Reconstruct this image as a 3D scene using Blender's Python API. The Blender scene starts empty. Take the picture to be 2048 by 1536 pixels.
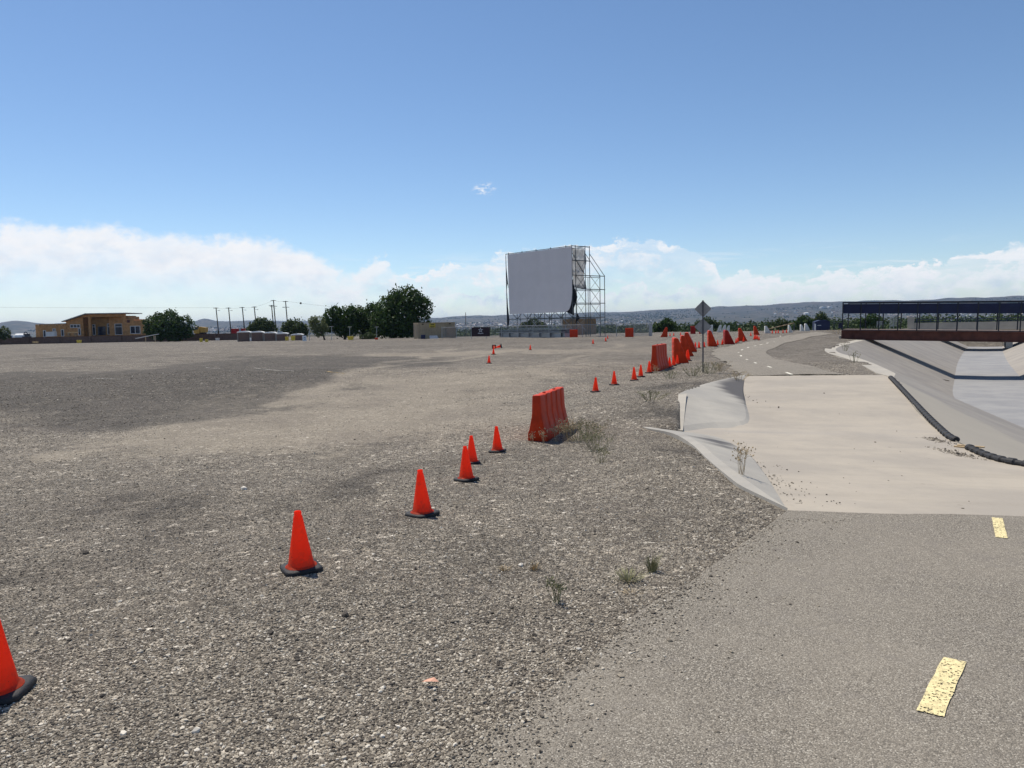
import bpy, math, random
import numpy as np
from mathutils import Vector, Matrix
random.seed(7)
RNG = np.random.default_rng(11)
SC = bpy.context.scene
COL = SC.collection
R = math.radians

# ------------------------------------------------------------------ camera
F = 1540.0                      # focal length in pixels of a 2048 wide picture
PITCH, ROLL, H = R(4.46), R(-1.15), 1.75
cam_d = bpy.data.cameras.new("camera")
cam = bpy.data.objects.new("camera", cam_d)
COL.objects.link(cam)
cam_d.sensor_width = 36.0
cam_d.lens = F / 2048 * 36
cam_d.clip_start, cam_d.clip_end = 0.05, 60000
CR = Matrix.Rotation(math.pi / 2 - PITCH, 3, 'X') @ Matrix.Rotation(ROLL, 3, 'Z')
cam.matrix_world = Matrix.Translation((0, 0, H)) @ CR.to_4x4()
SC.camera = cam

# ------------------------------------------------------------------ sky, sun, exposure
SUN_EL, SUN_AZ = R(60), R(-39)   # azimuth from +y towards +x
SC.view_settings.view_transform = 'Standard'
SC.view_settings.look = 'None'
SC.view_settings.exposure = 0.08
SC.view_settings.gamma = 1.0
sun_d = bpy.data.lights.new("sun", 'SUN')
sun_d.energy = 4.6
sun_d.angle = R(0.5)
sun_d.color = (1.0, 0.925, 0.81)
sun = bpy.data.objects.new("sun", sun_d)
COL.objects.link(sun)
sdir = Vector((math.sin(SUN_AZ) * math.cos(SUN_EL), math.cos(SUN_AZ) * math.cos(SUN_EL), math.sin(SUN_EL)))
sun.rotation_euler = sdir.to_track_quat('Z', 'Y').to_euler()

class NG:
    """small helper for node trees"""
    def __init__(s, tree):
        s.t = tree
        s.n, s.l = tree.nodes, tree.links
    def node(s, kind, **kw):
        n = s.n.new(kind)
        for k, v in kw.items():
            setattr(n, k, v)
        return n
    def put(s, sock, v):
        if isinstance(v, bpy.types.NodeSocket):
            s.l.new(v, sock)
        elif v is not None:
            sock.default_value = v
    def math(s, op, a, b=None, c=None, clamp=False):
        n = s.node('ShaderNodeMath', operation=op, use_clamp=clamp)
        for i, v in enumerate((a, b, c)):
            if v is not None:
                s.put(n.inputs[i], v)
        return n.outputs[0]
    def mix(s, f, a, b, blend='MIX'):
        n = s.node('ShaderNodeMix', data_type='RGBA', blend_type=blend)
        s.put(n.inputs[0], f)
        s.put(n.inputs[6], a if not isinstance(a, tuple) else (*a[:3], 1))
        s.put(n.inputs[7], b if not isinstance(b, tuple) else (*b[:3], 1))
        return n.outputs[2]
    def noise(s, vec, scale, detail=3, rough=0.55, dist=0.0):
        n = s.node('ShaderNodeTexNoise')
        s.put(n.inputs['Vector'], vec)
        n.inputs['Scale'].default_value = scale
        n.inputs['Detail'].default_value = detail
        n.inputs['Roughness'].default_value = rough
        n.inputs['Distortion'].default_value = dist
        return n.outputs[0]
    def voro(s, vec, scale, feature='F1', rnd=1.0):
        n = s.node('ShaderNodeTexVoronoi', feature=feature)
        s.put(n.inputs['Vector'], vec)
        n.inputs['Scale'].default_value = scale
        n.inputs['Randomness'].default_value = rnd
        return n
    def ramp(s, f, stops, interp='LINEAR'):
        n = s.node('ShaderNodeValToRGB')
        n.color_ramp.interpolation = interp
        e = n.color_ramp.elements
        while len(e) < len(stops):
            e.new(0.5)
        for el, (p, c) in zip(e, stops):
            el.position = p
            el.color = (c, c, c, 1) if not isinstance(c, tuple) else (*c[:3], 1)
        s.put(n.inputs[0], f)
        return n.outputs[0]
    def sstep(s, x, lo, hi):
        n = s.node('ShaderNodeMapRange', interpolation_type='SMOOTHSTEP')
        s.put(n.inputs[0], x)
        s.put(n.inputs[1], lo); s.put(n.inputs[2], hi)
        n.inputs[3].default_value = 0; n.inputs[4].default_value = 1
        return n.outputs[0]

W = bpy.data.worlds.new("World")
SC.world = W
W.use_nodes = True
g = NG(W.node_tree)
g.n.clear()
out = g.node('ShaderNodeOutputWorld')
sky = g.node('ShaderNodeTexSky', sky_type='NISHITA')
sky.sun_disc = False
sky.sun_elevation = SUN_EL
sky.sun_rotation = SUN_AZ
sky.altitude = 1500
sky.air_density = 1.0
sky.dust_density = 0.3
sky.ozone_density = 2.2
SKY_STRENGTH = 0.115
tc = g.node('ShaderNodeTexCoord')
sep = g.node('ShaderNodeSeparateXYZ')
g.l.new(tc.outputs['Generated'], sep.inputs[0])
el = g.math('ARCSINE', sep.outputs[2])
az = g.math('ARCTAN2', sep.outputs[0], sep.outputs[1])
def cl_vec(ka, ke, off=0.0):
    c = g.node('ShaderNodeCombineXYZ')
    g.put(c.inputs[0], g.math('MULTIPLY', az, ka))
    g.put(c.inputs[1], g.math('MULTIPLY', el, ke))
    c.inputs[2].default_value = off
    return c.outputs[0]
# height of the cloud tops over the azimuth (pixel column, elevation in radians)
tops = [(-500, .135), (0, .149), (60, .152), (150, .146), (235, .148), (300, .134), (400, .131), (520, .125), (600, .112), (660, .092),
        (715, .074), (750, .094), (785, .088), (810, .068), (880, .078), (925, .083), (985, .086), (1020, .094), (1110, .101), (1200, .106),
        (1290, .111), (1340, .103), (1390, .088), (1430, .074), (1450, .058), (1480, .062), (1560, .058), (1620, .056), (1700, .063),
        (1800, .067), (1900, .075), (2000, .086), (2100, .088), (2600, .08)]
A0, A1 = -1.0, 1.0
stops = [((math.atan((px - 1024) / F) - A0) / (A1 - A0), v * 5 * math.cos(math.atan((px - 1024) / F))) for px, v in tops]
fac = g.node('ShaderNodeMapRange')
g.put(fac.inputs[0], az)
fac.inputs[1].default_value, fac.inputs[2].default_value = A0, A1
# a colour ramp holds 32 stops, so the profile is kept in a float curve
fcv = g.node('ShaderNodeFloatCurve')
cv = fcv.mapping.curves[0]
pts = [(0.0, .5)] + stops + [(1.0, .4)]
while len(cv.points) < len(pts):
    cv.points.new(0.5, 0.5)
for p, (x, y) in zip(cv.points, sorted(pts)):
    p.location = (x, y)
    p.handle_type = 'AUTO'
fcv.mapping.update()
g.put(fcv.inputs[1], fac.outputs[0])
top = g.math('SUBTRACT', g.math('MULTIPLY', fcv.outputs[0], 0.2), .002)
wob = g.noise(cl_vec(24, 34, 3.1), 1.0, 9, 0.66)
wob2 = g.noise(cl_vec(70, 80, 7.7), 1.0, 5, 0.6)
puff = g.math('ADD', g.math('MULTIPLY', g.math('SUBTRACT', wob, .5), .045), g.math('MULTIPLY', g.math('SUBTRACT', wob2, .5), .022))
depth = g.math('ADD', g.math('SUBTRACT', top, el), puff)         # how far under the cloud top
soft = g.sstep(az, -.28, -.12)                                   # anvil on one side, crisp cumulus on the other
edge = g.sstep(depth, 0.0, g.math('SUBTRACT', .020, g.math('MULTIPLY', soft, .016)))
body = g.math('SUBTRACT', 1.0, g.math('MULTIPLY', .70, g.sstep(depth, g.math('SUBTRACT', .030, g.math('MULTIPLY', soft, .016)), g.math('SUBTRACT', .090, g.math('MULTIPLY', soft, .030)))))
streak = g.noise(cl_vec(7, 60, 1.3), 1.0, 6, 0.6, 0.4)
clump = g.noise(cl_vec(24, 44, 9.2), 1.0, 9, 0.66, 0.25)
inner = g.math('ADD', g.math('MULTIPLY', g.sstep(clump, g.math('ADD', .36, g.math('MULTIPLY', soft, .075)), g.math('SUBTRACT', .64, g.math('MULTIPLY', soft, .10))), .75), g.math('MULTIPLY', g.sstep(streak, .40, .66), .35))
alpha = g.math('MULTIPLY', g.math('MULTIPLY', edge, body), g.math('ADD', g.math('SUBTRACT', .86, g.math('MULTIPLY', soft, .58)), g.math('MULTIPLY', inner, g.math('ADD', .20, g.math('MULTIPLY', soft, .46)))), clamp=True)
# a lower row of crisp cumulus
wl = g.noise(cl_vec(30, 30, 12.4), 1.0, 9, .66)
low = g.math('SUBTRACT', g.math('ADD', .040, g.math('MULTIPLY', g.math('SUBTRACT', wl, .44), .11)), el)
lowa = g.math('MULTIPLY', g.math('MULTIPLY', g.sstep(low, 0.0, .006), g.math('SUBTRACT', 1.0, g.math('MULTIPLY', .8, g.sstep(low, .006, .030)))), g.sstep(az, -.22, -.10))
alpha = g.math('MAXIMUM', alpha, g.math('MULTIPLY', lowa, .72))
# thin strips under the bank
strip = g.math('MULTIPLY', g.sstep(g.noise(cl_vec(9, 75, 4.4), 1.0, 6, .62, .5), .52, .68), g.math('MULTIPLY', g.sstep(el, .02, .045), g.math('SUBTRACT', 1.0, g.sstep(el, .06, .10))))
alpha = g.math('MAXIMUM', alpha, g.math('MULTIPLY', strip, .45))
# one small cloudlet high up
ca, ce = math.atan((977 - 1024) / F), .171
da = g.math('MULTIPLY', g.math('SUBTRACT', az, ca), 60.0)
de = g.math('MULTIPLY', g.math('SUBTRACT', el, ce), 110.0)
rr = g.math('SQRT', g.math('ADD', g.math('MULTIPLY', da, da), g.math('MULTIPLY', de, de)))
let = g.math('MULTIPLY', g.math('SUBTRACT', 1.0, g.sstep(rr, .2, 1.2)), g.sstep(g.noise(cl_vec(110, 220, 2.0), 1.0, 4, .6), .46, .66))
alpha = g.math('MAXIMUM', alpha, g.math('MULTIPLY', let, .85), clamp=True)
shade = g.math('MULTIPLY', g.sstep(g.noise(cl_vec(34, 50, 5.0), 1.0, 6, .6), .35, .7), g.math('MULTIPLY', g.sstep(depth, .0, .05), g.math('ADD', .45, g.math('MULTIPLY', soft, .55))))
ccol = g.mix(shade, (.95, .96, .98), (.60, .70, .84))
bg_sky = g.node('ShaderNodeBackground')
hsv = g.node('ShaderNodeHueSaturation')
hsv.inputs['Saturation'].default_value = 1.07
hsv.inputs['Value'].default_value = 1.0
g.l.new(sky.outputs[0], hsv.inputs['Color'])
g.l.new(hsv.outputs[0], bg_sky.inputs[0])
bg_sky.inputs[1].default_value = SKY_STRENGTH
bg_cl = g.node('ShaderNodeBackground')
g.l.new(ccol, bg_cl.inputs[0])
bg_cl.inputs[1].default_value = 0.95
mx = g.node('ShaderNodeMixShader')
g.put(mx.inputs[0], alpha)
g.l.new(bg_sky.outputs[0], mx.inputs[1])
g.l.new(bg_cl.outputs[0], mx.inputs[2])
g.l.new(mx.outputs[0], out.inputs[0])

# ------------------------------------------------------------------ projection helpers
CRN = np.array(CR)
def ray(px, py):
    return CRN @ np.array([(px - 1024) / F, -(py - 768) / F, -1.0])
def at(px, py, z):
    """point of the plane at height z that a photo pixel looks at"""
    d = ray(px, py)
    t = (z - H) / d[2]
    return Vector((d[0] * t, d[1] * t, z))
def far(px, py, D):
    """point at forward distance D seen at a photo pixel"""
    d = ray(px, py)
    t = D / d[1]
    return Vector((d[0] * t, D, H + d[2] * t))

# ------------------------------------------------------------------ noise and distance on arrays
def _h(i, j, s):
    n = (i * 374761393 + j * 668265263 + s * 974711) & 0xffffffff
    n = ((n ^ (n >> 13)) * 1274126177) & 0xffffffff
    return ((n ^ (n >> 16)) & 0xffff) / 65535.0
def vnoise(x, y, s=0):
    x, y = np.asarray(x, float), np.asarray(y, float)
    i, j = np.floor(x).astype(np.int64), np.floor(y).astype(np.int64)
    u, v = x - i, y - j
    u, v = u * u * (3 - 2 * u), v * v * (3 - 2 * v)
    return (_h(i, j, s) * (1 - u) + _h(i + 1, j, s) * u) * (1 - v) + (_h(i, j + 1, s) * (1 - u) + _h(i + 1, j + 1, s) * u) * v
def fbm(x, y, s=0, o=4):
    t, a, n = 0, 1.0, 0
    for k in range(o):
        t = t + a * vnoise(np.asarray(x) * 2 ** k, np.asarray(y) * 2 ** k, s + k); n += a; a *= .5
    return t / n
def sst(x, lo, hi):
    t = np.clip((np.asarray(x, float) - lo) / (hi - lo), 0, 1)
    return t * t * (3 - 2 * t)
def poly_dist(x, y, P, closed=True):
    """signed distance to a polygon (positive inside), or plain distance to a polyline"""
    x, y = np.asarray(x, float), np.asarray(y, float)
    best = np.full(x.shape, 1e9); ins = np.zeros(x.shape, bool)
    n = len(P)
    for k in range(n if closed else n - 1):
        ax, ay = P[k]; bx, by = P[(k + 1) % n]
        ex, ey = bx - ax, by - ay
        t = np.clip(((x - ax) * ex + (y - ay) * ey) / (ex * ex + ey * ey + 1e-12), 0, 1)
        best = np.minimum(best, np.hypot(x - ax - t * ex, y - ay - t * ey))
        if closed:
            c = (ay > y) != (by > y)
            ins ^= c & (x < (bx - ax) * (y - ay) / (by - ay + 1e-12) + ax)
    return np.where(ins, best, -best) if closed else best
def smooth_line(P, n):
    """Catmull-Rom through P, n points evenly spaced"""
    P = np.array(P, float)
    Q = np.vstack([2 * P[0] - P[1], P, 2 * P[-1] - P[-2]])
    o = []
    for k in range(1, len(Q) - 2):
        for t in np.linspace(0, 1, 24, endpoint=False):
            a, b, c, d = Q[k - 1:k + 3]
            o.append(.5 * (2 * b + (c - a) * t + (2 * a - 5 * b + 4 * c - d) * t ** 2 + (3 * b - a - 3 * c + d) * t ** 3))
    o.append(P[-1]); o = np.array(o)
    s = np.r_[0, np.cumsum(np.linalg.norm(np.diff(o[:, :2], axis=0), axis=1))]
    u = np.linspace(0, s[-1], n)
    return np.stack([np.interp(u, s, o[:, k]) for k in range(o.shape[1])], 1)

# ------------------------------------------------------------------ shape of the land
near_prof = ([0, 3, 5, 9, 13, 18, 25, 35, 60, 100, 130], [0, -.02, -.1, -.3, -.47, -.47, -.4, -.34, -.25, -.3, -.32])
far_r = ([130, 148, 166, 200, 300, 500, 1000, 2000, 3000, 4000, 5000, 6000, 7200, 8000, 9500, 14000, 24000],
         [-.32, -.40, -1.6, -5.5, -11, -16, -25, -35, -30, -8, 18, 45, 85, 92, 60, 0, -60])
far_l = ([130, 165, 200, 340, 600, 1000, 2000, 3000, 4000, 5000, 6000, 7200, 8000, 9500, 14000, 24000],
         [-.32, -.75, -.9, -1.2, -16, -28, -38, -34, -14, 5, 30, 70, 88, 70, 0, -60])
def land0(x, y):
    r = np.hypot(x, y); th = np.arctan2(x, y)
    zn = np.interp(r, *near_prof)
    zr, zl = np.interp(r, *far_r), np.interp(r, *far_l)
    k = sst(th, R(-8), R(-2.5))
    zf = zl * (1 - k) + zr * k
    hill = 1 + .62 * sst(th, R(2), R(26)) - .1 * (1 - k)
    zf = np.where(zf > 0, zf * hill, zf)
    hl = sst(r, 5200, 6800) * (1 - sst(r, 7800, 9800))
    zf = zf + hl * (fbm(th * 38, r / 2600, 31, 4) - .5) * 26
    for a0, w, hh in ((R(-32.6), R(.9), 34), (R(-21.6), R(.5), 30), (R(-19), R(1.6), 14), (R(-29.5), R(1.6), 10)):
        zf = zf + hl * hh * np.exp(-((th - a0) / w) ** 2)
    zf = zf + (fbm(x / 420, y / 420, 5, 3) - .5) * 10 * sst(r, 700, 2500)
    z = np.where(r < 130, zn, zf)
    und = (fbm(x / 5, y / 8, 2, 4) - .5) * .36 * sst(r, 5, 22) + (fbm(x / 1.6, y / 1.9, 9, 3) - .5) * .05 * sst(r, 2, 9)
    return z + und * (1 - sst(r, 120, 200))
CTRL = [(-5, 1395, -.03), (300, 1500, .0), (1000, 1500, .0), (605, 1140, -.1), (845, 1033, -.2), (935, 962, -.35), (993, 903, -.47),
        (1090, 880, -.55), (1191, 784, -.42), (1268, 760, -.38), (1298, 746, -.32), (1406, 745, -.27), (978, 727, -.42), (1060, 699, -.22),
        (1575, 1022, -.12), (1480, 955, -.15), (1400, 890, -.26), (1340, 860, -.40), (1300, 857, -.46), (1340, 800, -.18), (1357, 790, -.15), (1420, 770, -.2),
        (1490, 752, -.28), (1775, 748, -.33), (1600, 720, -.3), (1690, 690, -.25), (1683, 661, .28), (1662, 662, .1), (1738, 677, -.3), (1705, 683, -.22), (1640, 662, -.1), (2010, 1040, -.12), (1380, 1200, -.03), (1900, 1380, 0.0),
        (0, 900, -.55), (200, 900, -.55), (0, 740, -.06), (300, 735, -.12), (600, 735, -.22), (600, 900, -.54), (750, 800, -.52), (150, 850, -.62), (430, 820, -.62)]
_cp = [at(*c) for c in CTRL]
_cx, _cy = np.array([p.x for p in _cp]), np.array([p.y for p in _cp])
def _lp(x, y):
    return np.log(np.hypot(x, y) + .5), np.arctan2(x, y) * 1.6
_cl, _ct = _lp(_cx, _cy)
_K = np.exp(-((_cl[:, None] - _cl) ** 2 + (_ct[:, None] - _ct) ** 2) / (2 * .17 ** 2))
_w = np.linalg.solve(_K + .08 * np.eye(len(_cl)), np.array([p.z for p in _cp]) - land0(_cx, _cy))
def zg(x, y):
    x, y = np.asarray(x, float), np.asarray(y, float)
    z = land0(x, y); l, t = _lp(x, y)
    for a, b, w in zip(_cl, _ct, _w):
        z = z + w * np.exp(-((l - a) ** 2 + (t - b) ** 2) / (2 * .17 ** 2))
    return z
def ground(px, py):
    """where a photo pixel meets the ground (marching out along the ray, so a crest hides what is behind it)"""
    z = -.3
    for k in range(12):
        p = at(px, py, z)
        z = .5 * z + .5 * float(zg(p.x, p.y))
    return Vector((p.x, p.y, float(zg(p.x, p.y))))
def height_at(P, px, py):
    """height of a thing standing at P whose top is seen at a pixel"""
    d = ray(px, py)
    return H + d[2] / math.hypot(d[0], d[1]) * math.hypot(P.x, P.y) - P.z

# channel, apron and path outlines
LIP = smooth_line([(5.4, -12), (6.3, -4), (7.2, 4), (8.25, 12.2), (8.75, 15.2), (10.2, 19.3), (13.35, 27.1), (16.6, 37), (19.0, 45.5), (22.7, 54), (30.5, 67.5),
                   (45, 92), (61, 118), (73, 137)], 320)
_t = np.gradient(LIP, axis=0); _t /= np.linalg.norm(_t, axis=1)[:, None]
LN = np.stack([_t[:, 1], -_t[:, 0]], 1)                   # points across the channel
BANK, FLOOR_W, FLOOR_Z = 7.3, 4.8, -3.6
def lipz(s_y):
    return np.interp(s_y, [-12, 5, 7, 10, 14, 17, 22, 27, 34, 60, 250], [-.1, -.15, -.25, -.6, -.74, -.72, -.5, -.34, -.3, -.3, -.4])
LIPZ = lipz(LIP[:, 1])
CH_OUT = LIP + LN * (2 * BANK + FLOOR_W)
CHAN = [tuple(p) for p in LIP[::3]] + [tuple(p) for p in CH_OUT[::-3]]
# apron: near edge, wing tops, far edge
def xy(p): return (p.x, p.y)
W_NEAR = [at(1575, 1022, -.12), at(1528, 990, -.13), at(1480, 955, -.15), at(1435, 920, -.20), at(1400, 890, -.26), at(1358, 868, -.38), at(1300, 857, -.46)]
W_FAR = [at(1350, 860, -.5), at(1357, 790, -.15), at(1395, 776, -.18), at(1445, 762, -.23), at(1490, 752, -.28)]
N_R = Vector((7.6, 6.6, -.25))
F_R = at(1778, 750, -.34)
APRON = [xy(p) for p in W_NEAR] + [xy(p) for p in W_FAR] + [xy(F_R), (10.3, 19.3), (8.85, 15.2), (8.3, 12.2), xy(N_R)]
hd = Vector((math.sin(R(34)), math.cos(R(34))))
ln = Vector((hd.y, -hd.x))
A = W_NEAR[0]
near_l = [(A.x - hd.x * d, A.y - hd.y * d) for d in (16, 12, 9, 7.4, 5.2, 2.8, 1.2, .35)] + [(A.x, A.y)]
near_r = [(px + ln.x * 4.7, py + ln.y * 4.7) for px, py in near_l[:-3]] + [(6.0, 5.6), (6.6, 6.3), (7.5, 6.62)]
fl = [(1489, 752.5), (1462, 735), (1436, 718), (1424, 706), (1436, 696), (1478, 688), (1525, 680), (1562, 673), (1600, 667.5), (1630, 664)]
fr = [(1692, 749), (1654, 742), (1579, 724), (1540, 712), (1533, 703), (1552, 695), (1582, 684), (1609, 678), (1642, 671), (1668, 666.5)]
PATH_N = (smooth_line(near_l, 90), smooth_line(near_r, 90))
PATH_F = (smooth_line([xy(ground(*p)) for p in fl], 160), smooth_line([xy(ground(*p)) for p in fr], 160))
PATH_POLYS = [[tuple(p) for p in L[::3]] + [tuple(p) for p in Rr[::-3]] for L, Rr in (PATH_N, PATH_F)]

def terrain(x, y):
    """ground sheet: the land, dug out under path, apron and channel"""
    z = zg(x, y)
    m = np.hypot(x, y) < 330
    xs, ys, zs = x[m], y[m], z[m]
    for P in PATH_POLYS:
        zs = zs - .10 * sst(poly_dist(xs, ys, P), .02, .30)
    zs = zs - .75 * sst(poly_dist(xs, ys, APRON), .0, .45)
    d = poly_dist(xs, ys, CHAN)
    zs = zs - 4.6 * np.clip((d - .1) / (BANK), 0, 1) - .7 * sst(d, .1, .5)
    zs = zs - .9 * np.exp(-((ys - 15.5) / 7.5) ** 4) * sst(d, -.9, -.15)
    z[m] = zs
    return z

# ------------------------------------------------------------------ mesh helpers
def link(name, me, parent=None):
    o = bpy.data.objects.new(name, me)
    COL.objects.link(o)
    if parent is not None:
        o.parent = parent
    return o
def tag(o, label=None, cat=None, group=None, kind=None):
    for k, v in (('label', label), ('category', cat), ('group', group), ('kind', kind)):
        if v:
            o[k] = v
    return o
def empty(name, loc=(0, 0, 0), rz=0.0, label=None, cat=None, group=None):
    o = link(name, None)
    o.empty_display_size = .2
    o.location = loc
    o.rotation_euler = (0, 0, rz)
    return tag(o, label, cat, group)
def np_mesh(name, V, Fq, mats, smooth=False, mat_idx=None, attr=None):
    V = np.asarray(V, np.float32).reshape(-1, 3); Fq = np.asarray(Fq, np.int32)
    k = Fq.shape[1]
    me = bpy.data.meshes.new(name)
    me.vertices.add(len(V)); me.vertices.foreach_set('co', V.ravel())
    me.loops.add(Fq.size); me.loops.foreach_set('vertex_index', Fq.ravel())
    me.polygons.add(len(Fq))
    me.polygons.foreach_set('loop_start', np.arange(0, Fq.size, k, dtype=np.int32))
    me.polygons.foreach_set('use_smooth', np.full(len(Fq), smooth))
    for m in (mats if isinstance(mats, (list, tuple)) else [mats]):
        me.materials.append(m)
    if mat_idx is not None:
        me.polygons.foreach_set('material_index', np.asarray(mat_idx, np.int32))
    for nm, (dom, val) in (attr or {}).items():
        a = me.attributes.new(nm, 'FLOAT', dom)
        a.data.foreach_set('value', np.asarray(val, np.float32))
    me.update(calc_edges=True)
    me.validate()
    return me
class MB:
    """collects boxes, bars, prisms and turned shapes and links them as ONE mesh object"""
    def __init__(s): s.v, s.f = [], []
    def add(s, V, Fs):
        o = len(s.v)
        s.v += [tuple(map(float, p)) for p in V]
        s.f += [tuple(i + o for i in q) for q in Fs]
        return s
    def box(s, c, d, rz=0.0, tilt=0.0):
        M = Matrix.Rotation(rz, 3, 'Z') @ Matrix.Rotation(tilt, 3, 'Y')
        P = [Vector(c) + M @ Vector((sx * d[0] / 2, sy * d[1] / 2, sz * d[2] / 2)) for sz in (-1, 1) for sx, sy in ((-1, -1), (1, -1), (1, 1), (-1, 1))]
        return s.add(P, [(3, 2, 1, 0), (4, 5, 6, 7), (0, 1, 5, 4), (1, 2, 6, 5), (2, 3, 7, 6), (3, 0, 4, 7)])
    def tube(s, a, b, r, n=6, r2=None):
        a, b = Vector(a), Vector(b)
        q = (b - a).to_track_quat('Z', 'Y')
        P = []
        for c, rr in ((a, r), (b, r if r2 is None else r2)):
            P += [c + q @ Vector((rr * math.cos(2 * math.pi * i / n), rr * math.sin(2 * math.pi * i / n), 0)) for i in range(n)]
        Fs = [(i, (i + 1) % n, n + (i + 1) % n, n + i) for i in range(n)] + [tuple(range(n - 1, -1, -1)), tuple(range(n, 2 * n))]
        return s.add(P, Fs)
    def lathe(s, prof, n=24, c=(0, 0, 0)):
        P = [(c[0] + r * math.cos(2 * math.pi * i / n), c[1] + r * math.sin(2 * math.pi * i / n), c[2] + z) for r, z in prof for i in range(n)]
        Fs = [(k * n + i, k * n + (i + 1) % n, (k + 1) * n + (i + 1) % n, (k + 1) * n + i) for k in range(len(prof) - 1) for i in range(n)]
        m = len(prof) - 1
        return s.add(P, Fs + [tuple(range(n - 1, -1, -1)), tuple(m * n + i for i in range(n))])
    def prism(s, poly, y0, y1):
        """outline in x,z pushed from y0 to y1"""
        n = len(poly)
        P = [(x, y0, z) for x, z in poly] + [(x, y1, z) for x, z in poly]
        return s.add(P, [tuple(range(n)), tuple(range(2 * n - 1, n - 1, -1))] + [(i, n + i, n + (i + 1) % n, (i + 1) % n) for i in range(n)])
    def build(s, name, m, parent=None, smooth=False, bevel=0.0, auto=None):
        me = bpy.data.meshes.new(name)
        me.from_pydata(s.v, [], s.f)
        me.materials.append(m)
        import bmesh
        b = bmesh.new(); b.from_mesh(me)
        bmesh.ops.recalc_face_normals(b, faces=b.faces)
        if bevel:
            bmesh.ops.bevel(b, geom=[e for e in b.edges if len(e.link_faces) == 2 and e.calc_face_angle(0) > .5], offset=bevel, segments=2, profile=.5, affect='EDGES')
        if smooth:
            for f_ in b.faces: f_.smooth = True
            for e in b.edges:
                if len(e.link_faces) == 2 and e.calc_face_angle(0) > (auto or .7): e.smooth = False
        b.to_mesh(me); b.free()
        return link(name, me, parent)
KIDS = {}
def copy_tree(o, parent=None):
    c = o.copy(); COL.objects.link(c)
    if parent is not None: c.parent = parent
    for ch in o.children: copy_tree(ch, c)
    return c

# ------------------------------------------------------------------ materials
def mat(name, col, rough=.7, var=.12, scale=3.0, bump=0.0, bscale=40.0, metal=0.0, spec=.4, streak=0.0, trans=0.0):
    m = bpy.data.materials.new(name); m.use_nodes = True
    g = NG(m.node_tree); b = g.n['Principled BSDF']
    t = g.node('ShaderNodeTexCoord').outputs['Object']
    n = g.noise(t, scale, 5, .6)
    dark = tuple(c * (1 - var * 1.6) for c in col); lite = tuple(min(1, c * (1 + var)) for c in col)
    c = g.mix(g.sstep(n, .3, .7), dark, lite)
    if streak:
        mp = g.node('ShaderNodeMapping'); g.put(mp.inputs[0], t); mp.inputs['Scale'].default_value = (9, 9, .8)
        c = g.mix(g.math('MULTIPLY', g.sstep(g.noise(mp.outputs[0], 1.5, 4), .5, .8), streak), c, tuple(x * .45 for x in col))
    g.put(b.inputs['Base Color'], c)
    b.inputs['Roughness'].default_value = rough
    b.inputs['Metallic'].default_value = metal
    b.inputs['Specular IOR Level'].default_value = spec
    if bump:
        bp = g.node('ShaderNodeBump'); bp.inputs['Strength'].default_value = bump; bp.inputs['Distance'].default_value = .02
        g.put(bp.inputs['Height'], g.noise(t, bscale, 3)); g.l.new(bp.outputs[0], b.inputs['Normal'])
    if trans:
        o = g.n['Material Output']
        tr = g.node('ShaderNodeBsdfTranslucent'); g.put(tr.inputs[0], c)
        ms = g.node('ShaderNodeMixShader'); ms.inputs[0].default_value = trans
        g.l.new(b.outputs[0], ms.inputs[1]); g.l.new(tr.outputs[0], ms.inputs[2]); g.l.new(ms.outputs[0], o.inputs[0])
    return m

def weather_cone(m):
    g = NG(m.node_tree); b = g.n['Principled BSDF']
    src = b.inputs['Base Color'].links[0].from_socket
    t = g.node('ShaderNodeTexCoord').outputs['Object']; sp = g.node('ShaderNodeSeparateXYZ'); g.l.new(t, sp.inputs[0])
    rnd = g.node('ShaderNodeObjectInfo').outputs['Random']
    of = g.node('ShaderNodeCombineXYZ'); g.put(of.inputs[0], g.math('MULTIPLY', rnd, 40.0))
    va = g.node('ShaderNodeVectorMath', operation='ADD'); g.l.new(t, va.inputs[0]); g.l.new(of.outputs[0], va.inputs[1])
    n = g.noise(va.outputs[0], 14, 5, .65); n2 = g.noise(va.outputs[0], 45, 3, .6)
    c = g.mix(g.math('MULTIPLY', rnd, .22), src, (1.0, .17, .09))
    c = g.mix(g.math('MULTIPLY', g.sstep(g.math('ADD', n, g.math('MULTIPLY', g.sstep(sp.outputs[2], .22, .02), .22)), .55, .78), .42), c, (.36, .15, .09))
    c = g.mix(g.math('MULTIPLY', g.sstep(n2, .66, .74), .55), c, (.12, .05, .035))
    for l in list(src.links):
        if l.to_node.type in ('BSDF_PRINCIPLED', 'BSDF_TRANSLUCENT'):
            g.put(l.to_socket, c)

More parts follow.
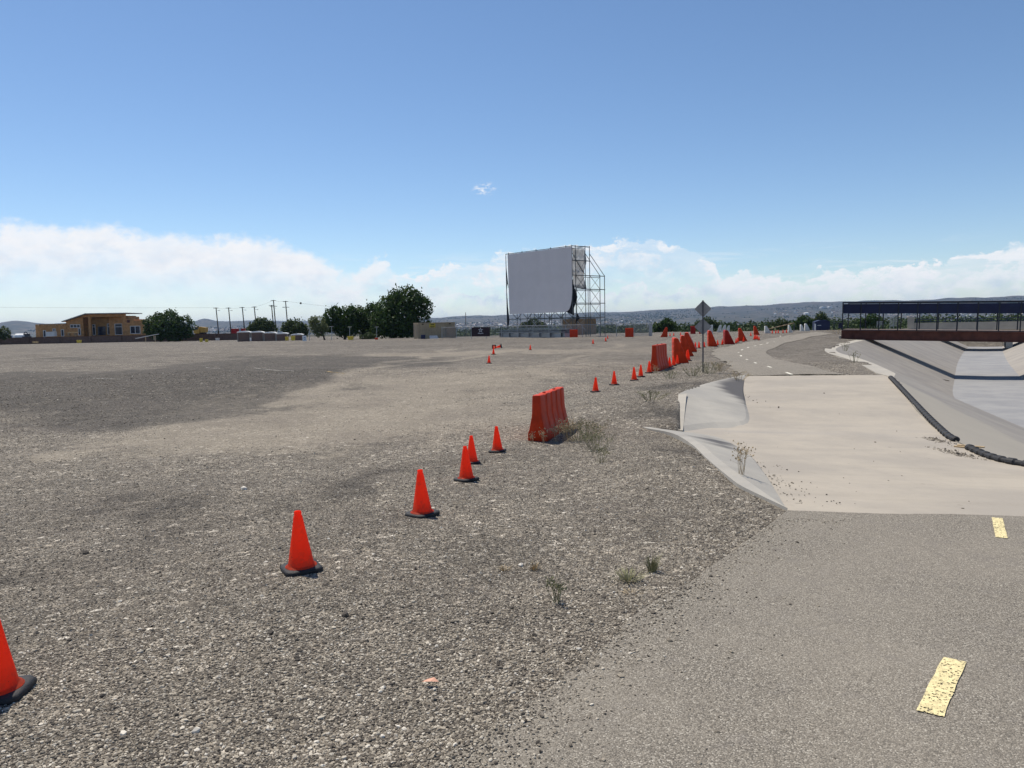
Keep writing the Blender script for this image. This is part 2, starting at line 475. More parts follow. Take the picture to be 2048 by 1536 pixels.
def gravel_nodes(g, t, pos):
    """crushed stone: cells of several sizes, each stone with a tone of its own; returns colour and height"""
    v1 = g.voro(t, 62.0); v2 = g.voro(t, 19.0); v3 = g.voro(t, 7.0)
    s1 = g.node('ShaderNodeSeparateColor'); g.l.new(v1.outputs['Color'], s1.inputs[0])
    s2 = g.node('ShaderNodeSeparateColor'); g.l.new(v2.outputs['Color'], s2.inputs[0])
    s3 = g.node('ShaderNodeSeparateColor'); g.l.new(v3.outputs['Color'], s3.inputs[0])
    stops = [(0, (.052, .045, .037)), (.2, (.120, .102, .081)), (.48, (.210, .181, .141)), (.74, (.305, .265, .207)), (.9, (.45, .40, .325)), (1, (.64, .59, .50))]
    c1 = g.ramp(s1.outputs[0], stops); c2 = g.ramp(s2.outputs[0], stops); c3 = g.ramp(s3.outputs[1], stops)
    big = g.math('GREATER_THAN', s2.outputs[1], .82)
    c = g.mix(big, c1, c2)
    c = g.mix(.12, c, c3)
    gap = g.math('MULTIPLY', g.sstep(v1.outputs['Distance'], .42, .75), g.math('SUBTRACT', 1.0, big))
    hgt = g.math('MULTIPLY', g.mix(big, v1.outputs['Distance'], g.math('MULTIPLY', v2.outputs['Distance'], 1.6)), -1.0)
    return c, gap, hgt, g.math('GREATER_THAN', g.math('MAXIMUM', s3.outputs[0], s2.outputs[2]), .93)
def gravel_material():
    m = bpy.data.materials.new("gravel"); m.use_nodes = True
    g = NG(m.node_tree); b = g.n['Principled BSDF']
    t = g.node('ShaderNodeTexCoord').outputs['Object']
    c, gap, hgt, pale = gravel_nodes(g, t, None)
    def A(n):
        a = g.node('ShaderNodeAttribute'); a.attribute_name = n; return a.outputs['Fac']
    n1 = g.noise(t, .35, 6, .62); n2 = g.noise(t, 2.2, 6, .68); n3 = g.noise(t, 11, 4, .7); n4 = g.noise(t, .9, 7, .7); n5 = g.noise(t, 4.2, 5, .72)
    k4 = g.math('MULTIPLY', g.math('MULTIPLY', g.math('ADD', .80, g.math('MULTIPLY', g.sstep(n5, .3, .7), .40)), g.math('ADD', .62, g.math('MULTIPLY', g.sstep(n3, .25, .75), .76))), g.math('ADD', .74, g.math('MULTIPLY', g.sstep(n4, .3, .7), .46)))
    c = g.mix(1.0, c, g.math('MULTIPLY', k4, 1.0), 'MULTIPLY')
    fine = g.noise(t, 130, 2, .7)
    dirtc = g.mix(.35, g.mix(g.sstep(fine, .3, .7), (.245, .208, .155), (.40, .348, .27)), c)
    dm = g.math('MULTIPLY', g.sstep(g.math('ADD', A('dirt'), g.math('MULTIPLY', g.math('SUBTRACT', n2, .5), 1.3)), .35, .9), .78)
    c = g.mix(dm, c, dirtc)
    dk = g.math('MULTIPLY', g.sstep(g.math('ADD', A('dark'), g.math('ADD', g.math('MULTIPLY', g.math('SUBTRACT', n2, .5), 1.2), g.math('MULTIPLY', g.math('SUBTRACT', n3, .5), 1.5))), .25, .95), .9)
    c = g.mix(dk, c, g.mix(g.math('SUBTRACT', g.math('ADD', .44, g.math('ADD', g.math('MULTIPLY', g.sstep(n3, .35, .65), .20), g.math('MULTIPLY', g.sstep(n5, .35, .62), .34))), g.math('MULTIPLY', pale, .35)), c, (.036, .033, .030)))
    c = g.mix(g.math('MULTIPLY', g.sstep(n1, .42, .68), .28), c, (.13, .11, .095))
    # the country beyond the lot: brush, bare earth, far hills
    f1 = g.noise(t, .012, 6, .65); f2 = g.noise(t, .05, 4, .6); f3 = g.noise(t, .0016, 5, .6)
    farc = g.mix(g.sstep(f1, .42, .60), (.020, .032, .016), (.125, .105, .075))
    farc = g.mix(g.math('MULTIPLY', g.sstep(f2, .5, .66), .6), farc, (.035, .05, .026))
    farc = g.mix(g.math('MULTIPLY', g.sstep(f3, .5, .68), .6), farc, (.12, .095, .072))
    c = g.mix(A('far'), c, farc)
    c = g.mix(g.math('MULTIPLY', gap, g.math('SUBTRACT', .75, g.math('MULTIPLY', dm, .6))), c, (.035, .03, .027))
    g.put(b.inputs['Base Color'], c)
    b.inputs['Roughness'].default_value = .9
    b.inputs['Specular IOR Level'].default_value = .25
    bp = g.node('ShaderNodeBump'); bp.inputs['Strength'].default_value = .8; bp.inputs['Distance'].default_value = .012
    g.put(bp.inputs['Height'], hgt); g.l.new(bp.outputs[0], b.inputs['Normal'])
    return m
def asphalt_material():
    m = bpy.data.materials.new("asphalt"); m.use_nodes = True
    g = NG(m.node_tree); b = g.n['Principled BSDF']
    t = g.node('ShaderNodeTexCoord').outputs['Object']
    v = g.voro(t, 150.0); s = g.node('ShaderNodeSeparateColor'); g.l.new(v.outputs['Color'], s.inputs[0])
    c = g.ramp(s.outputs[0], [(0, (.11, .096, .077)), (.25, (.205, .181, .146)), (.6, (.265, .235, .190)), (.86, (.345, .31, .253)), (1, (.54, .50, .42))])
    gap = g.sstep(v.outputs['Distance'], .45, .8)
    c = g.mix(g.math('MULTIPLY', gap, .65), c, (.05, .047, .044))
    n1 = g.noise(t, .8, 5, .6); n2 = g.noise(t, 6, 4, .6)
    c = g.mix(g.math('MULTIPLY', g.sstep(n1, .35, .7), .35), c, (.30, .267, .217))
    c = g.mix(g.math('MULTIPLY', g.sstep(n2, .5, .75), .3), c, (.18, .162, .145))
    v2 = g.voro(g.mix(.02, t, g.node('ShaderNodeTexNoise').outputs[1]), .55, 'DISTANCE_TO_EDGE')
    crack = g.math('MULTIPLY', g.math('SUBTRACT', 1.0, g.sstep(v2.outputs['Distance'], .0, .006)), g.sstep(n1, .52, .62))
    c = g.mix(g.math('MULTIPLY', crack, .25), c, (.10, .09, .08))
    g.put(b.inputs['Base Color'], c)
    b.inputs['Roughness'].default_value = .9
    b.inputs['Specular IOR Level'].default_value = .25
    bp = g.node('ShaderNodeBump'); bp.inputs['Strength'].default_value = .55; bp.inputs['Distance'].default_value = .006
    g.put(bp.inputs['Height'], g.math('MULTIPLY', v.outputs['Distance'], -1.0)); g.l.new(bp.outputs[0], b.inputs['Normal'])
    return m
def concrete_material(name, base, stain_light=.5, streak=.34, rough=.85, tint=(.30, .29, .29)):
    m = bpy.data.materials.new(name); m.use_nodes = True
    g = NG(m.node_tree); b = g.n['Principled BSDF']
    t = g.node('ShaderNodeTexCoord').outputs['Object']
    mp = g.node('ShaderNodeMapping'); g.put(mp.inputs[0], t); mp.inputs['Scale'].default_value = (.25, 1.6, .5); mp.inputs['Rotation'].default_value = (0, 0, .12)
    n1 = g.noise(t, .45, 7, .65); n2 = g.noise(mp.outputs[0], 1.2, 6, .65); n3 = g.noise(t, 9, 5, .65); n4 = g.noise(t, 60, 3, .6)
    a = g.node('ShaderNodeAttribute'); a.attribute_name = 'stain_light'
    c = g.mix(g.sstep(n1, .34, .66), (base[0] * .86, base[1] * .87, base[2] * .905), tuple(x * 1.08 for x in base))
    c = g.mix(g.math('MULTIPLY', g.sstep(n2, .48, .70), streak), c, tuple(x * .76 for x in base))
    c = g.mix(g.math('MULTIPLY', g.sstep(n3, .52, .75), .24), c, tuple(x * .62 for x in base))
    c = g.mix(g.math('MULTIPLY', g.sstep(n4, .4, .7), .12), c, tuple(min(1, x * 1.25) for x in base))
    k = g.math('MULTIPLY', g.sstep(g.math('ADD', a.outputs['Fac'], g.math('MULTIPLY', g.math('SUBTRACT', n2, .5), 1.1)), .3, .85), stain_light)
    c = g.mix(k, c, tint)
    v = g.voro(t, 1.7); s = g.node('ShaderNodeSeparateColor'); g.l.new(v.outputs['Color'], s.inputs[0])
    spot = g.math('MULTIPLY', g.math('SUBTRACT', 1.0, g.sstep(v.outputs['Distance'], .03, .07)), g.math('GREATER_THAN', s.outputs[0], .8))
    c = g.mix(g.math('MULTIPLY', spot, .55), c, tuple(x * .4 for x in base))
    g.put(b.inputs['Base Color'], c)
    b.inputs['Roughness'].default_value = rough
    b.inputs['Specular IOR Level'].default_value = .3
    bp = g.node('ShaderNodeBump'); bp.inputs['Strength'].default_value = .25; bp.inputs['Distance'].default_value = .004
    g.put(bp.inputs['Height'], n4); g.l.new(bp.outputs[0], b.inputs['Normal'])
    return m
def leaf_material(name, a, bcol, trans=.25):
    m = bpy.data.materials.new(name); m.use_nodes = True
    g = NG(m.node_tree); b = g.n['Principled BSDF']
    at_ = g.node('ShaderNodeAttribute'); at_.attribute_name = 'tone'
    c = g.mix(at_.outputs['Fac'], a, bcol)
    g.put(b.inputs['Base Color'], c)
    b.inputs['Roughness'].default_value = .65
    b.inputs['Specular IOR Level'].default_value = .25
    tr = g.node('ShaderNodeBsdfTranslucent'); g.put(tr.inputs[0], c)
    ms = g.node('ShaderNodeMixShader'); ms.inputs[0].default_value = trans
    o = g.n['Material Output']
    g.l.new(b.outputs[0], ms.inputs[1]); g.l.new(tr.outputs[0], ms.inputs[2]); g.l.new(ms.outputs[0], o.inputs[0])
    return m
def stone_material():
    m = bpy.data.materials.new("loose_stone"); m.use_nodes = True
    g = NG(m.node_tree); b = g.n['Principled BSDF']
    a = g.node('ShaderNodeAttribute'); a.attribute_name = 'tone'
    c = g.ramp(a.outputs['Fac'], [(0, (.060, .051, .042)), (.2, (.165, .141, .111)), (.46, (.285, .246, .190)), (.7, (.41, .36, .28)), (.88, (.56, .50, .40)), (1, (.80, .74, .63))])
    g.put(b.inputs['Base Color'], c); b.inputs['Roughness'].default_value = .85
    b.inputs['Specular IOR Level'].default_value = .3
    return m
M = dict(
    gravel=gravel_material(), asphalt=asphalt_material(), stone=stone_material(),
    slab=concrete_material("pale_concrete", (.398, .352, .285), .5, tint=(.34, .318, .30)),
    wing=concrete_material("stained_concrete", (.39, .365, .315), .95, tint=(.085, .08, .08)),
    bank=concrete_material("bank_concrete", (.315, .287, .248), .7, tint=(.40, .362, .295)),
    floor=concrete_material("channel_floor_concrete", (.292, .288, .280), .3, .08),
    kerb=concrete_material("kerb_concrete", (.43, .395, .33), .3),
    cone=mat("cone_plastic", (1.0, .135, .050), .5, .05, 7, trans=.72, spec=.25),
    rubber=mat("black_rubber", (.022, .022, .024), .7, .2, 12, .3),
    barrier=mat("orange_plastic", (.60, .045, .008), .55, .14, 3, .06, 20, streak=.2, spec=.2),
    barrier_dark=mat("red_plastic", (.36, .018, .010), .55, .16, 3, .06, 20, streak=.25, spec=.2),
    barrier_white=mat("white_plastic", (.72, .70, .64), .5, .1, 3, streak=.3),
    paint_y=mat("yellow_road_paint", (.80, .68, .36), .75, .12, 25, .4, 90),
    paint_w=mat("pale_road_paint", (.78, .74, .62), .75, .1, 25, .4, 90),
    sign=mat("bare_aluminium", (.30, .29, .28), .55, .1, 6, metal=.3),
    post=mat("dark_steel_post", (.10, .10, .11), .6, .15, 8, metal=.3),
    steel=mat("scaffold_steel", (.10, .115, .12), .55, .2, 4, metal=.5),
    galv=mat("galvanised_steel", (.38, .40, .41), .5, .12, 6, metal=.5),
    screen=mat("screen_panel_paint", (.82, .745, .70), .75, .025, .5, streak=.03),
    tarp_black=mat("black_tarpaulin", (.012, .012, .014), .8, .2, 2),
    tarp_grey=mat("grey_tarpaulin", (.75, .75, .74), .8, .12, 1.2, trans=.6),
    tan=mat("tan_container_paint", (.40, .315, .20), .6, .08, 1.2, streak=.15),
    tan_dark=mat("brown_container_paint", (.30, .20, .11), .6, .1, 1.2, streak=.15),
    osb=mat("orange_sheathing_board", (.50, .255, .10), .8, .18, 1.6),
    osb_in=mat("darker_board", (.40, .22, .08), .8, .18, 1.6),  # the sheathing board in a darker tone, for the porch's back wall
    roof=mat("grey_roof_sheet", (.30, .29, .28), .6, .1, 1),
    white=mat("white_frame_paint", (.74, .74, .72), .5, .05, 3),
    glass=mat("dark_window_glass", (.02, .025, .045), .1, .1, 2, spec=.5),
    blockwall=mat("brown_block", (.14, .092, .072), .9, .16, 2.5, .3, 12),
    toilet=mat("brown_toilet_plastic", (.17, .105, .08), .6, .08, 3),
    toilet_roof=mat("white_roof_plastic", (.86, .86, .84), .5, .04, 3),
    yellow=mat("yellow_plastic", (.62, .47, .05), .6, .1, 5),
    red=mat("red_container_paint", (.42, .02, .02), .6, .1, 2),
    blue=mat("navy_blue_paint", (.008, .014, .062), .5, .12, 3),
    bridge_blue=mat("bridge_blue_screen", (.006, .011, .050), .6, .1, 2),
    bridge_steel=mat("bridge_dark_steel", (.018, .022, .032), .55, .15, 2, metal=.2),
    rust=mat("weathering_steel", (.10, .034, .022), .8, .2, 1.5, streak=.35),
    deck=mat("deck_planks", (.16, .12, .10), .9, .15, 3),
    wood=mat("weathered_pole_wood", (.085, .065, .05), .9, .2, 3),
    wire=mat("wire_black", (.02, .02, .02), .6, .05),
    bark=mat("tree_bark", (.09, .068, .05), .95, .25, 6, .5, 20),
    dry=mat("dry_stalks", (.46, .36, .22), .9, .2, 8),
    dry_green=mat("grey_green_weed", (.24, .23, .12), .9, .25, 8),
    banner=mat("dark_banner_cloth", (.035, .018, .022), .8, .15, 2),
    silver=mat("silver_print", (.55, .56, .56), .5, .1, 4),
    amber=mat("amber_vehicle_paint", (.50, .29, .05), .5, .1, 2),
    tyre=mat("tyre_rubber", (.02, .02, .02), .85, .1, 5),
    gold=mat("pale_lumber", (.55, .40, .22), .8, .12, 3),
    leaf_a=leaf_material("dark_leaves", (.014, .032, .007), (.085, .145, .030)),
    leaf_b=leaf_material("olive_leaves", (.030, .050, .014), (.105, .140, .046)),
    leaf_c=leaf_material("pale_leaves", (.10, .125, .045), (.24, .27, .12)),
    wood_mass=leaf_material("woodland_leaves", (.016, .034, .009), (.082, .120, .034), .15),
    scrap=mat("faded_paper", (.70, .38, .26), .8, .1, 20),
    line_y=mat("faded_yellow_paint", (.46, .33, .14), .9, .2, 6),
    line_w=mat("faded_white_paint", (.55, .53, .47), .9, .2, 6),
    house=mat("town_house_walls", (.50, .44, .37), .8, .35, .02),
)

weather_cone(M['cone'])
# ------------------------------------------------------------------ ground sheet
th = np.concatenate([np.linspace(R(-180), R(-50), 30, endpoint=False), np.linspace(R(-50), R(50), 430, endpoint=False), np.linspace(R(50), R(180), 31)])
rad = np.concatenate([[0.02, .2, .4], np.geomspace(.6, 150, 330, endpoint=False), np.geomspace(150, 22000, 190)])
TH, RD = np.meshgrid(th, rad)
GX, GY = RD * np.sin(TH), RD * np.cos(TH)
GZ = terrain(GX.ravel(), GY.ravel()).reshape(GX.shape)
nr, nt = GX.shape
idx = np.arange(nr * nt).reshape(nr, nt)
quads = np.stack([idx[:-1, :-1], idx[:-1, 1:], idx[1:, 1:], idx[1:, :-1]], -1).reshape(-1, 4)[:, ::-1]
gx, gy = GX.ravel(), GY.ravel()
rr_ = np.hypot(gx, gy); az_ = np.arctan2(gx, gy)
# dirt: bare tracks across the lot; dark: coarse dark gravel bank and darker patches
def masks(gx, gy):
    def blob(px, py, z, sx, sy, rot=0.0):
        p = at(px, py, z); dx, dy = gx - p.x, gy - p.y
        c, s_ = math.cos(rot), math.sin(rot)
        u, v = dx * c + dy * s_, -dx * s_ + dy * c
        return np.exp(-(u / sx) ** 2 - (v / sy) ** 2)
    r = np.hypot(gx, gy)
    warp = fbm(gx / 5, gy / 5, 77, 4) - .5
    dirt = .9 * blob(560, 800, -.45, 5, 5, .4) + .85 * blob(820, 770, -.45, 5, 8, .3) + .9 * blob(760, 835, -.45, 4.5, 3.5) + .5 * blob(300, 900, -.5, 6, 2) \
        + .9 * blob(820, 708, -.3, 12, 5) + .6 * blob(1080, 740, -.35, 7, 8) + .5 * blob(1250, 700, -.3, 12, 10) + .9 * blob(470, 868, -.5, 3, 1.2) + .9 * blob(620, 845, -.5, 2.2, 1.0)
    for a0, b0, w, k in (((100, 900), (900, 700), .8, .9), ((300, 880), (1000, 740), .6, .9), ((360, 905), (1040, 762), .5, .7), ((600, 870), (1250, 690), .8, .8), ((520, 850), (700, 800), .35, 1), ((0, 700), (700, 692), 1.5, .6), ((250, 720), (700, 712), .7, .6),
                         ((640, 900), (1000, 790), .45, .8), ((250, 868), (560, 842), .5, 1.0), ((0, 720), (500, 705), .8, .5), ((700, 745), (1030, 705), .7, .8)):
        pa, pb = at(*a0, -.4), at(*b0, -.4)
        d = poly_dist(gx + warp * 4, gy + warp * 4, [xy(pa), xy(pb)], False)
        dirt = np.maximum(dirt, k * np.exp(-(d / w) ** 2))
    ox, oy = gx, gy
    gx, gy = ox + (fbm(ox / 3.5, oy / 7, 88, 4) - .5) * 12, oy + (fbm(ox / 4, oy / 6, 99, 4) - .5) * 14
    dark = 1.2 * blob(120, 782, -.4, 9, 7) + 1.2 * blob(-250, 790, -.4, 14, 6.5) + 1.1 * blob(330, 786, -.4, 4.5, 7) + 1.0 * blob(480, 752, -.35, 5, 10) + .9 * blob(600, 730, -.3, 7, 11) + .8 * blob(640, 775, -.4, 2.5, 4) \
        + .8 * blob(720, 715, -.3, 7, 9) + .9 * blob(1290, 822, -.45, 1.2, 2.0) + .75 * blob(1400, 930, -.3, .7, 2.5, -.1) + .55 * blob(1520, 1030, -.13, .5, 1.6, -.5) + .5 * blob(1000, 705, -.3, 9, 6) + .35 * blob(1330, 735, -.3, 4, 5) + .45 * blob(480, 985, -.4, 2.2, .9) \
        + .5 * blob(980, 950, -.4, 1.0, .5) + .45 * blob(720, 960, -.4, 2.5, .35, .25) + .7 * blob(100, 722, -.3, 16, 5)
    near_k = sst(r, 14, 20)
    gx, gy = ox, oy
    dark = dark * (.25 + 1.45 * fbm(gx / 2.2, gy / 3.5, 41, 4)) - .55 * np.clip(dirt, 0, 1)
    lot = .47 * sst(r, 26, 46) + .5 * (fbm(gx / 9, gy / 5, 52, 4) - .45) * sst(r, 20, 40)
    dark = np.maximum(dark, lot - .3 * np.clip(dirt, 0, 1))
    dirt = dirt * (.5 + 1.0 * fbm(gx / 1.4, gy / 2.4, 63, 4))
    return np.clip(dirt, 0, 1), np.clip(dark, 0, 1)
dirt, dark = masks(gx, gy)
farm = sst(rr_ + (fbm(gx / 12, gy / 12, 3, 3) - .5) * 24, 150, 176)
farm = np.where(az_ < R(-7), sst(rr_ + (fbm(gx / 12, gy / 12, 3, 3) - .5) * 24, 230, 280), farm)
me = np_mesh("ground", np.stack([gx, gy, GZ.ravel()], 1), quads, M['gravel'], True,
             attr=dict(dirt=('POINT', np.clip(dirt, 0, 1)), dark=('POINT', np.clip(dark, 0, 1)), far=('POINT', farm)))
tag(link("ground", me), "grey gravel lot with bare dirt tracks running out to the valley and far hills", "ground", kind="structure")

# ------------------------------------------------------------------ path, apron, channel
def sheet(L, Rr, zf, n, lift):
    u = np.linspace(0, 1, n)[None, :, None]
    P = L[:, None, :2] * (1 - u) + Rr[:, None, :2] * u
    Z = zf(P[..., 0].ravel(), P[..., 1].ravel()).reshape(P.shape[:2]) + lift
    V = np.dstack([P, Z]); i = np.arange(V.shape[0] * n).reshape(-1, n)
    q = np.stack([i[:-1, :-1], i[:-1, 1:], i[1:, 1:], i[1:, :-1]], -1).reshape(-1, 4)
    return V.reshape(-1, 3), q
for (L, Rr), lab in ((PATH_N, "grey chip asphalt cycle path in front of the concrete apron"), (PATH_F, "grey asphalt cycle path curving away beyond the concrete apron")):
    wob = (fbm(np.arange(len(L)) * .5, np.zeros(len(L)), 8, 3) - .5)[:, None] * .26 * np.hypot(L[:, :1], L[:, 1:2]) ** .4
    L2 = L.copy(); L2[:-6] += wob[:-6] * .6
    V, q = sheet(L2, Rr, zg, 24, .012)
    tag(link("path", np_mesh("path", V, q, M['asphalt'], True)), lab, "path", kind="structure")

def strip_mesh(lines, m, name, attr=None, smooth=False):
    n = len(lines[0]); k = len(lines)
    V = np.stack(lines, 1).reshape(-1, 3); i = np.arange(n * k).reshape(n, k)
    q = np.stack([i[:-1, :-1], i[:-1, 1:], i[1:, 1:], i[1:, :-1]], -1).reshape(-1, 4)
    return np_mesh(name, V, q, m, smooth, attr=attr)
def off(d, z):
    return np.column_stack([LIP + LN * d, np.full(len(LIP), z) if np.isscalar(z) else z])
kb = np.interp(LIP[:, 1], [-12, 5, 8, 26.2, 28, 300], [.5, .5, 0.0, 0.0, .65, .65])
k0 = np.column_stack([LIP - LN * (kb[:, None] * .55), LIPZ + .03]); k1 = np.column_stack([LIP + LN * (kb[:, None] * .45), LIPZ + .01])
k00 = k0.copy(); k00[:, 2] -= .5
bank_lines = [k1]
nb = 14
for j in range(1, nb + 1):
    f_ = j / nb
    z = LIPZ * (1 - f_) + FLOOR_Z * f_
    L = LIP + LN * (kb[:, None] * .45 * (1 - f_) + BANK * f_)
    bank_lines.append(np.column_stack([L, z]))
s_st = []
for j, Lb in enumerate(bank_lines):
    spill_light = sst(LIP[:, 1], 7, 9) * (1 - sst(LIP[:, 1] + 14.0 * (j / nb), 25, 28.5))  # tan overflow stain, plus the brightness of a flatter slope painted in
    s_st.append(spill_light)
me = strip_mesh(bank_lines, M['bank'], "channel_bank", dict(stain_light=('POINT', np.stack(s_st, 1).ravel())), False)
tag(link("channel_bank", me), "sloping concrete bank of the drainage channel on the path side", "channel bank", kind="structure")
zf = np.full(len(LIP), FLOOR_Z)
me = strip_mesh([off(BANK, FLOOR_Z), off(BANK + FLOOR_W * .5, FLOOR_Z - .04), off(BANK + FLOOR_W, FLOOR_Z)], M['floor'], "channel_floor")
tag(link("channel_floor", me), "flat blue grey concrete floor of the drainage channel", "channel floor", kind="structure")
me = strip_mesh([off(BANK + FLOOR_W, FLOOR_Z), off(BANK * 1.5 + FLOOR_W, FLOOR_Z / 2 - .1), off(BANK * 2 + FLOOR_W, -.2), off(BANK * 2 + FLOOR_W + .9, -.18), off(BANK * 2 + FLOOR_W + .9, -.6)], M['bank'], "channel_bank")
tag(link("channel_bank", me), "sunlit concrete bank on the far side of the drainage channel", "channel bank", kind="structure")
me = strip_mesh([k00, k0, k1], M['kerb'], "channel_kerb")
tag(link("channel_kerb", me), "pale concrete kerb along the curved lip of the channel", "kerb", kind="structure")

# apron: rows from the near edge to the far edge, each row from the wing toe to the channel lip
toe = [(1575, 1022, -.12), (1558, 985, -.22), (1535, 945, -.36), (1500, 905, -.50), (1440, 874, -.56), (1360, 863, -.52),
       (1352, 860.5, -.52), (1420, 856, -.56), (1510, 850, -.60), (1496, 805, -.50), (1489, 778, -.40), (1489.5, 752.3, -.283)]
toe = [at(*t_) for t_ in toe]
rgt = [N_R, Vector((7.85, 8.2, -.40)), Vector((8.05, 10, -.58)), Vector((8.25, 12.0, -.70)), Vector((8.5, 13.6, -.735)), Vector((8.75, 15.0, -.74)), Vector((8.8, 15.3, -.74)),
       Vector((9.3, 16.8, -.72)), Vector((10.15, 19.2, -.65)), Vector((11.3, 22.0, -.52)), Vector((12.4, 24.6, -.42)), F_R]
rows = [(a, b) for a, b in zip(toe, rgt)]
na = 26
def dense(pts, k):
    return smooth_line([(p.x, p.y, p.z) for p in pts], k)
TL, TR = dense(toe, 90), dense(rgt, 90)
dl_ = TL[:, :2] - TR[:, :2]; dl_ /= np.linalg.norm(dl_, axis=1)[:, None]
TL[:, :2] += dl_ * (.40 * np.sin(np.linspace(0, math.pi, 90)) ** .7)[:, None]
u = np.linspace(0, 1, na)[None, :, None]
AV = TL[:, None, :] * (1 - u) + TR[:, None, :] * u
i = np.arange(90 * na).reshape(90, na)
q = np.stack([i[:-1, :-1], i[:-1, 1:], i[1:, 1:], i[1:, :-1]], -1).reshape(-1, 4)
st = np.clip(1 - np.abs(np.linspace(0, 1, 90)[:, None] - .42) * 3.2, 0, 1) * np.ones((1, na)) * .5
tag(link("apron", np_mesh("apron", AV.reshape(-1, 3) + np.array([0, 0, .004]), q, M['slab'], True, attr=dict(stain_light=('POINT', st.ravel())))),
    "wide pale concrete apron where the path dips across the drain", "concrete apron", kind="structure")
def wing(topl, toel, name, lab, stain_light, out):
    n = 40
    T, O = dense(topl, n), dense(toel, n)
    T[:, 2] += .03
    c = O.mean(0)
    d = T[:, :2] - O[:, :2]; d /= np.linalg.norm(d, axis=1)[:, None] + 1e-6
    B = T.copy(); B[:, :2] += d * (.16 * np.clip(np.linspace(0, 1, n) * 7, 0.02, 1))[:, None]; B2 = B.copy(); B2[:, 2] -= .45
    mid = [O * (1 - f_) + T * f_ for f_ in np.linspace(0, 1, 10)]
    mid[0][:, 2] -= .05
    k = len(mid) + 2
    s_ = np.zeros((n, k)); uu = np.linspace(0, 1, n)
    for j in range(k): s_[:, j] = stain_light(uu, min(1, j / 9))
    o = link(name, strip_mesh(mid + [B, B2], M['wing'], name, dict(stain_light=('POINT', s_.ravel()))))
    return tag(o, lab, "concrete wing", kind="structure")
wing(W_NEAR, toe[:6] + [at(1330, 859, -.47)], "wing_slope", "low concrete wing curving along the near edge of the apron", lambda u_, v: .75 * np.exp(-((u_ - .7) / .2) ** 2) * (1 - abs(v - .45)), 1)
wing(W_FAR[1:], [at(1366, 861, -.5), at(1440, 853, -.56), at(1505, 849, -.60), at(1497, 808, -.50), at(1490, 780, -.4), at(1490.5, 753, -.285)], "wing_slope",
     "stained concrete wing rising beside the far half of the apron", lambda u_, v: 1.35 * np.exp(-((u_ - .66) / .24) ** 2) * np.clip(1.2 - v, 0, 1) ** .5, -1)
# end face of the far wing
ef = MB(); a_, b_, c_ = W_FAR[1], W_FAR[0], at(1366, 861, -.5)
ef.add([a_ + Vector((0, 0, .03)), b_, c_, a_ + Vector((.22, .05, .03)), b_ - Vector((0, 0, .5)), a_ - Vector((0, 0, .8))], [(0, 1, 2, 3), (0, 5, 4, 1)])
tag(ef.build("wing_end", M['kerb']), "pale end face of the stained concrete wing at the inlet", "concrete wing", kind="structure")

# painted dashes on the path
for k_ in ('paint_y', 'paint_w', 'line_y', 'line_w'):
    g = NG(M[k_].node_tree); bs = g.n['Principled BSDF']; t = g.node('ShaderNodeTexCoord').outputs['Object']
    v = g.voro(t, 110.0); s_ = g.node('ShaderNodeSeparateColor'); g.l.new(v.outputs['Color'], s_.inputs[0])
    wear = g.math('MAXIMUM', g.math('MULTIPLY', g.math('GREATER_THAN', s_.outputs[0], .86), g.sstep(g.noise(t, 9, 4, .6), .40, .5)), g.math('MULTIPLY', g.math('GREATER_THAN', g.noise(t, 55, 3, .7), .62), .9))
    if k_[:4] == 'line': wear = g.math('MAXIMUM', wear, g.math('MULTIPLY', g.sstep(g.noise(t, 5, 4, .6), .45, .55), .7))
    if k_ == 'paint_w': wear = g.math('MULTIPLY', wear, .25)
    tr = g.node('ShaderNodeBsdfTransparent'); ms = g.node('ShaderNodeMixShader'); g.put(ms.inputs[0], wear)
    g.l.new(bs.outputs[0], ms.inputs[1]); g.l.new(tr.outputs[0], ms.inputs[2]); g.l.new(ms.outputs[0], g.n['Material Output'].inputs[0])
def dash(a, b, w, m, lab, cat="road marking"):
    d = Vector((b[0] - a[0], b[1] - a[1])); n = Vector((d.y, -d.x)).normalized() * w / 2
    L = np.array([(a[0] - n.x + d.x * t, a[1] - n.y + d.y * t) for t in np.linspace(0, 1, 9)])
    Rr = np.array([(a[0] + n.x + d.x * t, a[1] + n.y + d.y * t) for t in np.linspace(0, 1, 9)])
    jit = (RNG.random((9, 1)) - .5) * .005
    V, q = sheet(L + jit * np.array([[n.x, n.y]]) / (w / 2), Rr + jit[::-1] * np.array([[n.x, n.y]]) / (w / 2), zg, 4, .017)
    tag(link("path_marking", np_mesh("path_marking", V, q, m, True)), lab, cat, kind="structure")
pa, pb = ground(1860, 1434), ground(1910, 1325); dash(xy(pa), xy(pb), .105, M['paint_y'], "worn yellow dash painted on the asphalt nearest the camera")
pa, pb = ground(2003, 1079), ground(1994, 1039); dash(xy(pa), xy(pb), .085, M['paint_y'], "yellow dash painted just before the concrete apron")
dl = [(1578, 747.5), (1539, 734.5), (1511, 726.5), (1494, 719.5), (1482, 712), (1477, 705.5), (1484, 700.0), (1496, 695.3), (1510, 692), (1522, 689.5), (1535, 686.5), (1548, 684), (1561, 672.5)]
pd = [ground(*p) for p in dl]
for k, p in enumerate(pd):
    n_ = pd[min(k + 1, len(pd) - 1)] - pd[max(k - 1, 0)]
    n_ = Vector((n_.x, n_.y)).normalized() * .38
    dash((p.x - n_.x, p.y - n_.y), (p.x + n_.x, p.y + n_.y), .105, M['paint_w'], "pale dash of the centre line on the curving path beyond the apron")

